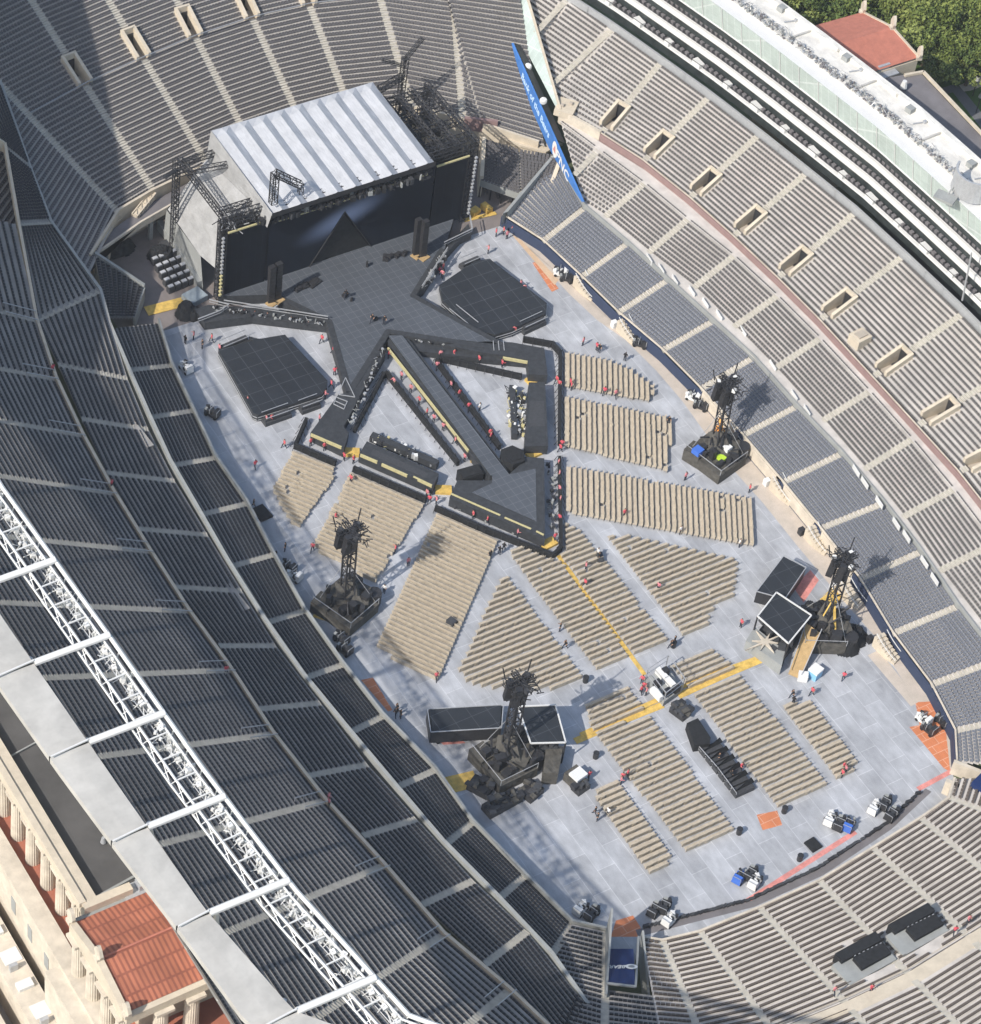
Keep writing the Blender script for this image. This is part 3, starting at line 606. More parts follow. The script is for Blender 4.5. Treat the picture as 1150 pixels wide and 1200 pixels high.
# ================================================================ EAST OUTSIDE: colonnade roof, pavilion, trees
CO=thing('colonnade_building',(92,40,0),'grey flat roof and red tiled pavilion between the white roof and the trees','building')
z=22.
gr=GL([(1034,92),(1078,84),(1150,160),(1250,285),(1180,285)],z); m=MB(); m.prism(gr,0,z); m.build('flat_roof','greyroof',CO)
m=MB(); m.line([p+[0,0,.3] for p in GL([(1060,90),(1082,86),(1150,158),(1250,285)],z)],.3); m.build('cornice','beige',CO)
rr=[G(930,30,24),G(1010,12,23.5),G(1046,30,25.),G(1078,66,23.5),G(1030,83,23.5),G(985,60,25)]
m=MB(); ridge0,ridge1=G(960,58,25.2),G(1046,32,25.2); e0,e1=G(900,45,23),G(1011,14,23); g0,g1=G(1020,85,23),G(1077,67,23); g00=G(960,104,23)
m.quads([[e0,e1,ridge1,ridge0],[ridge0,ridge1,g1,g0],[ridge0,g0,g00,e0]]); m.build('tiled_roof','terrae',CO)
m=MB(); m.prism([e0,e1,ridge1,g1,g0,g00],0,22.5); m.build('pavilion_wall','beige',CO)
m=MB(); m.line([e1,ridge1,g1],.25); m.build('gable_edge','beige',CO)
def acroterion(p,rz,par):
    m=MB(); m.box(p,(.9,.9,.6),rz); q=np.array(p)+[0,0,.6]
    pr=[(-.55,0),(.55,0),(.8,.7),(.45,1.5),(0,2.0),(-.45,1.5),(-.8,.7)]
    c_,s_=math.cos(rz),math.sin(rz); v=[(q[0]+a*c_-d*s_,q[1]+a*s_+d*c_,q[2]+b) for d in (-.2,.2) for a,b in pr]
    m.add(v,[tuple(range(7)),tuple(range(13,6,-1))]+[(i,(i+1)%7,7+(i+1)%7,7+i) for i in range(7)]); m.build('roof_ornament','cream',par)
for p in (e1,ridge1,g1): acroterion(p-[0,0,.3],1.2,CO)
m=MB(); p=G(1033,81,22.3); m.box((p[0],p[1],22.),(4.4,3.6,.25),.0); m.box((p[0]+.2,p[1]+.4,22.25),(2.2,1.6,1.0),.0); m.build('hatch','silver',CO)
m=MB(); p=G(1059,102,22.4); m.bar(p,p+[0,0,1.2],.6,8,r2=.35); m.build('roof_dome','white',CO)
tag(mats_('lawn',[(860,-60),(1300,-60),(1300,260),(1150,200),(1060,90)],'grass',-.08),kind='structure')
def sheet(name,pts,mt,z): m=MB(); m.poly([z_(p,z) for p in GL(pts,z)]); tag(m.build(name,mt),kind='structure')
sheet('footpath',[(1124,100),(1150,88),(1180,74),(1180,90),(1138,106),(1130,107)],'path',-.05)
sheet('pavement',[(1094,106),(1120,98),(1130,106),(1165,150),(1200,210),(1150,160)],'asph',-.056)
sheet('lawn_bed',[(1101,112),(1117,108),(1150,150),(1190,205),(1150,158)],'grass',-.044)
PROTO=[]
def crown_mesh(seed,R=4.,H=9.):
    rg=np.random.default_rng(seed); m=MB(); cl=[]
    for i in range(34):
        a=rg.uniform(0,6.28); rr_=R*math.sqrt(rg.random())*.9; zz=3.+(H-3.5)*rg.random(); k_=1-abs((zz-H*.55)/(H*.62)); rr_*=max(.3,k_)**.5
        cl.append((rr_*math.cos(a),rr_*math.sin(a),zz,rg.uniform(.8,1.6)))
    q=[];mi=[]
    for x,y,z0,r in cl:
        nl=110; d=rg.normal(size=(nl,3)); d/=np.linalg.norm(d,axis=1)[:,None]; d[:,2]*=.75
        c=np.array([x,y,z0])+d*r*rg.uniform(.65,1.1,(nl,1))
        u=rg.normal(size=(nl,3)); u/=np.linalg.norm(u,axis=1)[:,None]; w=np.cross(u,d+rg.normal(0,.5,(nl,3))); w/=np.linalg.norm(w,axis=1)[:,None]; s=rg.uniform(.16,.34,(nl,1))
        qq=np.stack([c-u*s,c-w*s*.6,c+u*s,c+w*s*.6],1); k_=int(rg.integers(0,4)); m.quads(qq,k_)
    return m
def trunk_mesh(seed,H=9.):
    rg=np.random.default_rng(seed); m=MB(); m.bar((0,0,0),(0,0,H*.45),.32,8,r2=.2)
    for i in range(7):
        a=i*.9; m.bar((0,0,H*(.28+.03*i)),(math.cos(a)*2.3,math.sin(a)*2.3,H*(.55+.04*i)),.13,5,r2=.04)
    return m
tl=[(880,-12),(905,8),(930,22),(935,-15),(962,0),(985,-22),(1010,-6),(1030,12),(1035,-30),(1058,0),(1060,30),(1085,18),(1080,48),(1090,-18),(1112,2),(1108,34),(1100,66),(1128,50),(1125,-25),(1142,14),(1150,44),(1132,72),(1165,-10),(1170,30),(1172,66),(975,20),(1000,8),(1095,85),(1065,62)]
ad=['broad','tall','pale green','dense','lopsided']
for i,(x,y) in enumerate(tl):
    p=G(x,y+28,0); sc=RNG.uniform(.85,1.35)
    lab=['bushy green tree nearest the red pavilion roof','tall leafy tree at the top edge of the park','rounded tree beside the park path','dense tree behind the white roof edge'][0 if 990<x<1070 and y>-5 else 2 if x>1090 and y>35 else 3 if x<990 else 1]
    if i<4:
        t=thing('park_tree',(p[0],p[1],0),lab,'tree','trees in the park beyond the stadium')
        o=crown_mesh(i).build('crown',['leaf0','leaf1','leaf2','leaf3'],None); o.parent=t
        o=trunk_mesh(i).build('trunk','bark',None); o.parent=t; PROTO.append(t)
    else: t=dup(PROTO[i%4],(p[0],p[1],0),RNG.uniform(0,6),lab)
    t.scale=(sc,sc,sc*RNG.uniform(.9,1.2))
for q in [(1140,112),(1105,78),(1144,132)]:
    t=thing('park_lamp',G(*q,0),'white globe lamp post beside the park path','lamp post','white globe lamps in the park'); p=G(*q,0)
    m=MB(); m.bar(p,p+[0,0,3.4],.08,6); m.build('post','blackm',t)
    m=MB(); 
    for a in range(4): m.bar(p+[0,0,3.3],p+[0,0,4.1],.42,8,r2=.25)
    m.build('globe','white',t)
# ================================================================ WEST: truss ring, roof strip, colonnade
TR=thing('lighting_truss',(-79,-30,45),'white steel lighting truss ring above the shaded seats','truss')
yt=np.arange(-106,66,3.1)
_Y=[-110,-104,-97,-90,-84,-79,-59,-41,-20,6,40,60,75,90,100,112]; _X=[-32,-39,-50,-60,-68,-73.4,-76.4,-77.6,-78.3,-79.4,-77.5,-67,-57,-47,-41,-34]  # unseen ends bent inward to throw shade on the corner seats
def xt(y,x0): return float(np.interp(y,_Y,_X))+(x0+78.7)*(1 if -85<y<62 else .8)
def ring(x0,z,d=0): return [np.array([xt(y,x0),y,z]) for y in yt]
for x0,z,r in ((-78.7,45.3,.27),(-79.5,45.1,.13),(-81.9,45.0,.16),(-82.6,44.7,.13),(-79.2,43.6,.13)):
    m=MB(); m.line(ring(x0,z),r,6); m.build('chord','white',TR)
m=MB()
a=ring(-79.5,45.1);b=ring(-81.9,45.0);c=ring(-79.2,43.6);d=ring(-78.7,45.3);e=ring(-82.6,44.7)
for i in range(len(a)):
    m.bar(a[i],b[i],.11,4); m.bar(c[i],d[i],.08,4); m.bar(c[i],a[i],.08,4); m.bar(b[i],e[i],.06)
    if i+1<len(a): m.bar(c[i],a[i+1],.07,3); m.bar(e[i],b[i+1],.06,3); m.bar((a[i]+b[i])/2,c[i+1],.07,3); m.bar(lerp(b[i],b[i+1],.5),lerp(e[i],e[i+1],.5),.05,3)
m.build('brace','white',TR)
m=MB()
for i in range(len(a)-1):
    for t in (.12,.3): p=lerp(a[i],b[i],t); q=lerp(a[i+1],b[i+1],t); m.bar(p-[0,0,1.1],q-[0,0,1.1],.06,3)
m.build('catwalk_rail','silver',TR)
fx=None
for j in range(96):                       # floodlights, aimed at the floor
    y=-78+j*1.05; x=xt(y,-79.1)
    if fx is None:
        m=MB(); m.box((0,0,-.45),(.55,.62,.5),0); m.box((.25,0,-.75),(.35,.5,.45),.3); m.bar((-.6,0,.2),(0,0,0),.06); m.bar((0,0,.3),(-.9,.2,-.9),.05)
        fx=m.build('floodlight','white',None); fx.parent=TR
    else: 
        f=fx.copy(); COL.objects.link(f); f.parent=TR; fx_=f
    o=fx if j==0 else fx_; o.location=(x+79-.9+(j%2)*.55,y+30,RNG.uniform(-.9,.2)); o.rotation_euler=(RNG.uniform(-.3,.3),RNG.uniform(-.4,.4),RNG.uniform(-.4,.4))
m=MB()
for j in range(240):
    y=RNG.uniform(-90,25); x=xt(y,RNG.uniform(-80.9,-79.)); z=RNG.uniform(43.4,45.2); q=RNG.normal(size=3); q/=np.linalg.norm(q)
    if j%3: m.bar((x,y,z),np.array([x,y,z])+q*.8,.05,3)
    else: m.box((x,y,z),(.3,.3,.35),RNG.uniform(0,3))
tag(m.build('lamp_brackets',['white'],TR),kind='stuff')
RF=thing('canopy_roof',(-89,-40,45),'pale grey curved canopy roof strip between the white truss and the columns','roof')
def rin(y): return np.interp(y,[-110,-104,-97,-90,-84,-80,-72,-57,-40,-22,-11,40,60,75,90,100,112,130,150],[-35,-42,-53,-63,-71,-77.,-83.6,-85.8,-86.6,-87.3,-87.7,-86,-75,-65,-55,-49,-42,-34,-24])  # both ends beyond view are added, curved inward to cast shade
def rout(y): return np.interp(y,[-112,-100,-90,-80,-71,-59,-46,-34,-21,40,60,75,90,112,150],[-60,-72,-80,-85.,-88.5,-89.3,-90.5,-91.4,-92.1,-93.2,-92,-87,-80,-66,-46])  # unseen ends widened so their shadow stays solid
beams=[((100,871),(157,831)),((168,971),(226,923.5)),((245,1070),(303,1021)),((346,1186),(400,1130)),((36.5,778),(95.6,738)),((0,679),(40,655))]
yb=sorted([G(*a,45)[1] for a,b in beams])
ycut=[-108,-90]+yb+[yb[-1]+17,yb[-1]+34,yb[-1]+51,yb[-1]+68,yb[-1]+85,yb[-1]+102,yb[-1]+119,yb[-1]+136]  # outermost panels lie out of view, added for their shadow
for i in range(len(ycut)-1):
    m=MB(); ya=np.linspace(ycut[i]+.12,ycut[i+1]-.12,8)
    I=[np.array([rin(y),y,45.]) for y in ya];O=[np.array([rout(y),y,45.]) for y in ya]; C_=[lerp(p,q,.5)+[0,0,.04] for p,q in zip(I,O)]
    m.strip(C_,I);m.strip(O,C_); m.strip(I,[p-[0,0,.9] for p in I]); m.strip([p-[0,0,.9] for p in O],O); m.strip([p-[0,0,.9] for p in I],[p-[0,0,.9] for p in O]); m.build('roof_panel','panel',RF)
for y in yb:
    m=MB(); m.bar((rin(y),y,45.45),(rout(y),y-.3,45.45),.13); m.build('joint_cover','white',RF)
    m=MB(); m.bar((rin(y)+.1,y,45.),(xt(y,-78.7),y-.5,45.6),.42,8); m.build('beam','white',RF)
for y in np.arange(-96,60,13.): 
    m=MB(); m.bar((rout(y)+5,y,44.),(-83.2,y,26),.35,6); m.build('strut','white',RF)
# colonnade
CW=thing('colonnade_building',(-92,-20,0),'cream stone colonnade with fluted columns, terracotta walk and dark flat roof','building')
zc=23.6
m=MB(); m.prism([(-88.3,-37.2),(-80.6,-37.2),(-80.6,60),(-88.3,60)],20,22.4); m.build('flat_roof','membrane',CW)
m=MB(); m.prism([(-90.2,-37.4),(-88.3,-37.4),(-88.3,62),(-90.2,62)],21.4,zc,0); m.prism([(-90.5,-37.6),(-89.7,-37.6),(-89.7,62),(-90.5,62)],23.1,zc+.25); m.prism([(-90.2,-38.4),(-84.2,-38.4),(-84.2,-37.35),(-90.2,-37.35)],21.4,zc+.1); m.build('entablature','beige',CW)
m=MB(); m.bar((-88.1,-14.6,22.7),(-84.,-14.,22.7),.12); m.bar((-88.1,-36.9,22.6),(-80.6,-36.,22.6),.2); m.build('roof_seam','lead',CW)
zf=13.2
m=MB(); m.prism([(-91.,-75),(-80,-75),(-80,62),(-91.,62)],12,zf); m.build('terrace_floor','terraf',CW)
m=MB(); m.prism([(-86.2,-37),(-80.,-37),(-80.,60),(-86.2,60)],zf,22); m.build('inner_wall','beige',CW)
m=MB(); m.prism([(-93.2,-75),(-91.,-75),(-91.,62),(-93.2,62)],0,zf+1.1); m.build('parapet_wall','cream',CW)
def column(x,y,z0,z1,r,par):
    m=MB(); N=40; an=np.arange(N)*2*math.pi/N; rr_=lambda R:[R*(1-.07*(k%2)) for k in range(N)]
    for (za,zb,ra,rb) in ((z0,z1-.9,r,r*.86),):
        A=[(x+q*math.cos(t),y+q*math.sin(t),za) for q,t in zip(rr_(ra),an)];B=[(x+q*math.cos(t),y+q*math.sin(t),zb) for q,t in zip(rr_(rb),an)]
        m.add(A+B,[(i,(i+1)%N,N+(i+1)%N,N+i) for i in range(N)])
    c=m.build('column','cream',par); m=MB(); m.bar((x,y,z1-.9),(x,y,z1-.45),r*.86,16,r2=r*1.15); m.box((x,y,z1-.45),(r*2.4,r*2.4,.47)); m.build('capital','cream',c)
for i in range(18): column(-89.3,-34.9+i*3.95,zf,21.45,.92,CW)
m=MB(); 
for i in range(30): m.box((-92.15,-70+i*4.4,zf-4.2),(2.25,1.1,2.6),0)
m.build('window_recess','lead',CW)
# red pavilion
RP2=thing('pavilion',(-86,-45,0),'square pavilion with ribbed terracotta roof and stone columns, beside the grey canopy','building')
x0,x1,y0,y1=-92.0,-79.2,-52.0,-38.8; ym=-45.4; ze,zr=22.6,24.3
m=MB(); m.quads([[(x0+.4,y1,ze),(x1,y1,ze),(x1,ym,zr),(x0+.4,ym,zr)][::-1],[(x0+.4,ym,zr),(x1,ym,zr),(x1,y0,ze),(x0+.4,y0,ze)][::-1]])
o=m.build('tiled_roof','terra',RP2)
m=MB(); m.bar((x0,ym,zr+.05),(x1,ym,zr+.05),.14,6); m.build('ridge','terrae',RP2)
m=MB(); 
for a,b in (((x0,y1,ze),(x0,ym,zr)),((x0,ym,zr),(x0,y0,ze))): m.add([(x0-.35,a[1],21.2),(x0-.35,b[1],21.2),(x0-.35,b[1],b[2]+.3),(x0-.35,a[1],a[2]+.3),(x0+.42,a[1],21.2),(x0+.42,b[1],21.2),(x0+.42,b[1],b[2]+.3),(x0+.42,a[1],a[2]+.3)],[(0,1,2,3),(7,6,5,4),(3,2,6,7),(0,3,7,4),(1,5,6,2)])
m.prism([(x0-.2,y0-.7),(x1+.4,y0-.7),(x1+.4,y0),(x0-.2,y0)],21.2,22.55); m.build('entablature','beige',RP2)
m=MB(); m.prism([(x0-.1,y1),(x1,y1),(x1,y1+.5),(x0-.1,y1+.5)],21.,22.55); m.prism([(x0-.1,y0+.05),(x1,y0+.05),(x1,y1),(x0-.1,y1)],20.6,22.3); m.build('ceiling_slab','lead',RP2)
for i in range(4): column(x0+.35,y1-1.2-i*3.6,zf,21.2,.95,RP2)
for i in range(2): column(x0+4.4+i*3.9,y0-.1,zf,21.2,.95,RP2)
m=MB(); m.prism([(x0+3.2,y0+2.5),(x1,y0+2.5),(x1,y1-.2),(x0+3.2,y1-.2)],zf,20.6); m.build('cella_wall','beige',RP2)
m=MB(); m.prism([(x0-2.9,y0-3.),(x0-.9,y0-3.),(x0-.9,y1+1),(x0-2.9,y1+1)],0,zf+.3); m.prism([(x0-.9,y0-2.6),(x1+1,y0-2.6),(x1+1,y1),(x0-.9,y1)],11.,zf+.05,1); m.prism([(x0-.9,y0-4),(x1+4,y0-4),(x1+4,y0-2.62),(x0-.9,y0-2.62)],0,12.6); m.build('podium',['cream','terraf'],RP2)
acroterion((x0,ym,zr),math.pi/2,RP2); acroterion((x0,y0-.3,ze-.1),math.pi/2,RP2); acroterion((x0,y1+.3,ze-.1),math.pi/2,RP2)
m=MB(); m.box((-83.,-37.9,22.45),(4.4,1.9,.25),0); m.box((-82.6,-37.9,22.7),(1.7,1.2,1.0),0); m.bar((-84.2,-37.7,22.7),(-84.2,-37.7,23.5),.2,6); m.build('roof_hatch','silver',RP2)
m=MB(); p=G(121,987,22.6); 
m.bar(p,p+[0,0,.9],.35,8,r2=.2); m.build('roof_vent','silver',CW)
# outer lower structures on the street side
LW=thing('annex_building',(-98,-30,0),'white flat-roofed annex with rooftop units along the outer colonnade wall','building')
m=MB(); m.prism([(-97.6,-45.5),(-94.4,-45.5),(-94.4,60),(-97.6,60)],0,7.2); m.build('annex_wall','cream',LW)
for i in range(10):
    y=-43+i*8.2
    m=MB(); m.box((-96,y,7.2),(1.9,1.2,.5),0,1); m.box((-96.2,y+2.6,7.2),(1.0,.5,1.1),0); m.box((-95.7,y+4.4,7.2),(2.2,2.,.12),0,1); m.build('rooftop_unit',['silver','white'],LW)
m=MB(); m.prism([(-101,-70),(-99.6,-70),(-99.6,60),(-101,60)],0,5.2); tag(m.build('boundary_wall','cream'),'cream boundary wall on the street side of the white annex','wall')
m=MB(); m.poly([(-170,-200,-.05),(-98,-200,-.05),(-98,150,-.05),(-170,150,-.05)]); tag(m.build('street','asph'),kind='structure')
m=MB(); m.poly([(-99.6,-200,-.03),(-70,-200,-.03),(-70,150,-.03),(-99.6,150,-.03)]); tag(m.build('pavement','path'),kind='structure')
# ================================================================ STAGE
ZD=1.9
ST=thing('concert_stage',(1.5,58,0),'black concert stage with wide dark screen, triangular portal and pleated silver roof','stage')
def deck(name,px,mt,z=ZD,par=ST,mtop=None,zb=.15,z_px=None):
    P=GL(px,z if z_px is None else z_px); m=MB(); m.prism(P,zb,z,0,1 if mtop else None); return m.build(name,[mt,mtop] if mtop else mt,par)
deck('main_deck',[(256,347),(322,345),(386,376),(409,457),(455,388),(588,404),(484,346),(522,290),(532,255),(300,300)],'stage2',mtop='stage')
# black lip bands round the deck
def band(name,px,w,z0,z1,mt='stage2',par=ST):
    P=GL(px,z1); m=MB(); m.wall(P,z0,z1,w); return m.build(name,mt,par)
band('deck_lip',[(330,349),(386,376),(409,457)],.9,.2,ZD+.05); band('deck_lip',[(411,457),(455,388),(566,405)],.9,.2,ZD+.06); band('deck_lip',[(590,404),(484,346),(518,292)],.8,.2,ZD+.05)
# left and right arms
deck('walkway_arm',[(397,462),(409,460),(424,436),(449,405),(452,413),(425,458),(406,494),(403,500),(409,507),(403,526),(364,507)],'stage2')
deck('walkway_arm',[(568,400),(600,401),(638,408),(642,440),(620,438),(618,421),(560,412),(520,404)],'stage2')
deck('runway',[(455,393),(472,393),(597,556),(575,557)],'stage2',mtop='stage',z=ZD+.03)
deck('runway_side',[(452,397),(455,393),(577,557),(570,556)],'stage2',z=ZD-.35)
deck('runway_side',[(473,394),(480,398),(590,543),(597,555)],'stage2',z=ZD-.25)
deck('rear_walkway',[(474,396),(518,401),(618,418),(618,425),(566,420),(488,411)],'stage2',z=1.2)
deck('b_stage',[(536,563),(578,563),(596,556),(614,541),(615,535),(638,537),(639,632),(527,583)],'stage2')
deck('b_stage_floor',[(553,577),(577,566),(577,556),(597,556),(628,549),(629,611)],'stage2',mtop='stage',z=ZD+.05)
def gold(px,z=ZD,par=ST):
    P=GL(px,z); m=MB(); m.wall(P,z-.35,z+.14,.22); m.build('edge_light','gold',par)
gold([(529,579),(586,604)]);gold([(592,607),(622,620)]);gold([(629,623),(637,627)]); gold([(455,408),(549,528)],1.6); gold([(558,530),(580,556)],1.6); gold([(365,509),(400,524)]); gold([(590,419),(618,424)],1.9)
def railbox(px,z=ZD):
    P=GL(px,z); m=MB(); m.line([p+[0,0,.12] for p in P],.07); m.build('deck_marking','silver',ST)
railbox([(396,463),(405,443),(416,466),(397,463)]); railbox([(394,466),(391,474),(403,480),(407,471),(394,466)]); railbox([(392,470),(405,476)]); 
for x in (578,584,590): railbox([(x,400),(x+1,411)])
# outer wings with parapets
deck('wing_platform',[(228,362),(245,357),(300,361),(386,375),(388,382),(296,371),(240,378)],'stage2',z=1.6)
deck('wing_platform',[(522,290),(549,262),(553,272),(540,278),(524,296),(497,338),(484,346)],'stage2',z=1.6)
for px in ([(245,357),(268,363),(258,370),(232,380)],[(262,358),(384,377)],[(550,258),(553,274),(520,290)],[(524,296),(494,341)]):
    P=GL(px,1.6); m=MB(); m.line([p+[0,0,1.1] for p in P],.09); m.line([p+[0,0,.6] for p in P],.05); m.build('handrail','silver',ST)
rg=np.random.default_rng(3)
def litter(name,a,b,n,w,z,mts,size=(.15,.6),par=ST,hmax=.7):
    A_=G(*a,z);B_=G(*b,z); d=(B_-A_);L=np.linalg.norm(d);d/=L; s=np.array([-d[1],d[0],0]); m=MB()
    for i in range(n):
        p=A_+d*rg.uniform(0,L)+s*rg.uniform(-w,w); k_=int(rg.integers(0,len(mts)))
        if rg.random()<.6: m.box(p,(rg.uniform(*size),rg.uniform(*size),rg.uniform(.15,hmax)),rg.uniform(0,3),k_)
        else: t=rg.uniform(0,6.3); m.bar(p+[0,0,.1],p+[math.cos(t)*.7,math.sin(t)*.7,rg.uniform(.1,hmax)],.05,4,k_)
    return tag(m.build(name,mts,par),kind='stuff')
litter('trench_equipment',(412,498),(449,408),70,.4,ZD,['silver','blackm','lead','black'],size=(.1,.4),hmax=.4)
litter('trench_equipment',(480,396),(560,408),70,.5,1.4,['silver','blackm','lead','black'],size=(.1,.4),hmax=.4)
litter('trench_equipment',(500,335),(520,300),40,.5,1.7,['silver','blackm','lead'])
litter('trench_equipment',(250,362),(380,380),70,.4,1.7,['lead','blackm','black','silver'],size=(.1,.4),hmax=.4)
litter('edge_equipment',(530,590),(632,634),60,.6,.3,['blackm','case','lead'])
litter('edge_equipment',(645,540),(646,620),40,.5,.3,['blackm','case','lead'])
for q,w_,h_ in (((404,347),.9,.5),((412,352),.6,.4),((440,375),.7,.5),((452,303),1.4,.4),((458,302),1.,.6),((466,300),1.2,.5),((474,299),.9,.7),((350,340),1.2,.5),((356,336),1.8,.3),((368,332),2.2,.3),((430,312),.5,.9)):
    m=MB(); p=G(*q,ZD); m.box((p[0],p[1],ZD),(w_,w_*.6,h_),RNG.uniform(0,1)); m.box((p[0],p[1],ZD+h_),(w_*.7,w_*.4,.1),RNG.uniform(0,1)); m.build('floor_monitor','blackm',ST)
# satellite stages
def satellite(px,steps,lab):
    z=1.5; c=GL(px,z).__iter__(); P=GL(px,z); cen=sum(P)/len(P); t=thing('satellite_stage',z_(cen,0),lab,'stage','black satellite stages beside the main stage')
    m=MB(); m.prism(P,.15,z,0,1); m.build('deck',['stage2','sat'],t)
    m=MB()
    for a,b in zip(P,P[1:]+P[:1]):
        d=(b-a)/np.linalg.norm(b-a); s=np.array([-d[1],d[0],0]); s=s if s@(a-cen)>0 else -s; m.bar(a+s*.15-[0,0,.5],b+s*.15-[0,0,.5],.06); m.bar(a+s*.15-[0,0,1.0],b+s*.15-[0,0,1.0],.06)
    m.build('edge_frame','silver',t)
    for a,b in steps:
        A_,B_=G(*a,.9),G(*b,.9); m=MB(); d=B_-A_; L=np.linalg.norm(d); an=math.atan2(d[1],d[0]); c_=(A_+B_)/2; m.box((c_[0],c_[1],0),(L,1.3,.7),an); m.box((c_[0],c_[1],.7),(L*.94,.7,.45),an)
        m.build('step_unit','case',t)
        m=MB(); s=np.array([-d[1],d[0],0])/L; m.line([A_+s*.7+[0,0,.9],B_+s*.7+[0,0,.9]],.06); m.line([A_-s*.7+[0,0,.9],B_-s*.7+[0,0,.9]],.06); m.build('step_rail','silver',t)
satellite([(256,410),(296,399),(292,394),(304,397),(334,392),(384,446),(383,454),(377,462),(343,473),(302,486),(297,484)],[((259,408),(290,395)),((352,478),(374,470)),((309,492),(340,481))],'left-hand black octagonal satellite stage, nearer the shaded seats')
satellite([(515,334),(556,306),(574,303),(641,355),(640,367),(600,386),(580,392),(557,387),(519,352)],[((541,311),(562,302)),((612,385),(638,373)),((530,364),(556,385))],'right-hand black octagonal satellite stage, nearer the sunlit seats')
# detached catwalk bridges
def bridge(px,lab,gold_px,yel,cl):
    P=GL(px,ZD); cen=sum(P)/len(P); t=thing('catwalk_segment',z_(cen,0),lab,'stage','detached catwalk segments of the star')
    m=MB(); m.prism(P,.2,ZD); m.build('deck','stage2',t)
    q=[lerp(p,cen,.0) for p in P]; 
    I=[lerp(lerp(P[0],P[3],.3),lerp(P[1],P[2],.3),.12),lerp(lerp(P[0],P[3],.3),lerp(P[1],P[2],.3),.88),lerp(lerp(P[0],P[3],.7),lerp(P[1],P[2],.7),.88),lerp(lerp(P[0],P[3],.7),lerp(P[1],P[2],.7),.12)]
    m=MB(); m.prism(I,ZD,ZD+.03); m.build('deck_insert','case',t)
    for g in gold_px: gold(g,ZD,t)
    for (a,b,w,h) in cl:
        A_,B_=G(*a,.8),G(*b,.8); m=MB(); m.wall([A_,B_],.1,h,w); m.build('side_unit','stage2',t)
    litter('instrument_rack',cl[0][0],cl[0][1],70,.7,.5,['wht','blackm','silver','gold'],par=t,hmax=1.0)
bridge([(430,517),(514.5,555),(508,570),(421,532)],'lower-left detached catwalk segment with yellow edge lights',[[(423,533),(442,541)],[(448,544),(477,557)],[(485,559),(506,569)]],1,[((437,512),(511,544),1.0,1.3)])
bridge([(620,448),(639,448),(642.6,522.6),(615,522.6)],'right-hand detached catwalk segment beside the right chair block',[],1,[((600,455),(603,510),.8,1.3)])
litter('side_equipment',(606,462),(612,512),110,1.0,.2,['wht','blackm','silver','gold','case'],hmax=1.2)
litter('side_equipment',(440,528),(505,556),60,.5,.3,['blackm','silver','gold'])
for (px,lab,rz) in (((600,540),'hexagonal black lift box just right of the runway end',.3),):
    p=G(*px,1.2); m=MB(); m.prism([(p[0]+1.9*math.cos(a),p[1]+1.9*math.sin(a)) for a in [i*math.pi/3 for i in range(6)]],0,2.4); m.prism([(p[0]+1.3*math.cos(a),p[1]+1.3*math.sin(a)) for a in [i*math.pi/3 for i in range(6)]],2.4,2.5); tag(m.build('lift_box','black'),lab,'stage box')
p=G(551,557,1.2); m=MB(); m.box((p[0],p[1],0),(3.3,1.9,2.0),-.1); m.box((p[0],p[1],2.),(3.0,1.6,.1),-.1); tag(m.build('prompter_box','black'),'square black box just left of the runway end','stage box')
# yellow cable covers
def yellow(pts,w,lab,z=.03):
    P=GL(pts,0); m=MB(); m.wall(P,0.,z+.03,w); 
    if 'upper' in lab or 'thin' in lab: m.v=[v_+np.array([0,0,.035]) for v_ in m.v]
    return tag(m.build('cable_cover','yellow'),lab,'cable cover')
yellow([(655,652),(700,714),(755,790)],.6,'yellow cable cover running through the centre chair block to the mixing desk')
yellow([(676,868),(722,848),(775,827)],1.0,'lower strip of the yellow cable cover left of the mixing desk'); yellow([(682,861),(724,842),(770,821)],.7,'upper strip of the yellow cable cover left of the mixing desk')
yellow([(797,815),(850,791),(905,768)],1.0,'yellow cable cover crossing the rear right chair rows'); yellow([(793,808),(850,785),(903,766)],.6,'thin yellow cable cover above the wider one, rear right chairs')
yellow([(372,719),(385,723)],1.6,'short yellow cover beside the left delay tower',.05); yellow([(523,921),(553,914)],2.6,'yellow cover between the left wall and the rear left tower',.05)
yellow([(175,364),(222,352)],1.9,'yellow cover across the backstage gate at the left of the stage',.05); yellow([(545,258),(580,250)],.7,'yellow cover at the right of the stage',.05)
for q,w in (((412,529),(9)),((520,573),9),((626,444),9),((626,530),9),((561,536),6),((643,636),6)):
    p=G(*q,.4); m=MB(); m.box((p[0],p[1],.0),(2.3,1.5,.42),-.5 if q[0]<600 else .1); o=m.build('yellow_ramp','yellow'); tag(o,'yellow crossing ramp '+{412:'at the left tip of the star',520:'just left of the small triangular stage',626:'at the ends of the right catwalk segment',561:'beside the runway end',643:'at the front corner of the barricade'}[q[0]],'ramp',('yellow ramps at the right catwalk segment' if q[0]==626 else None))
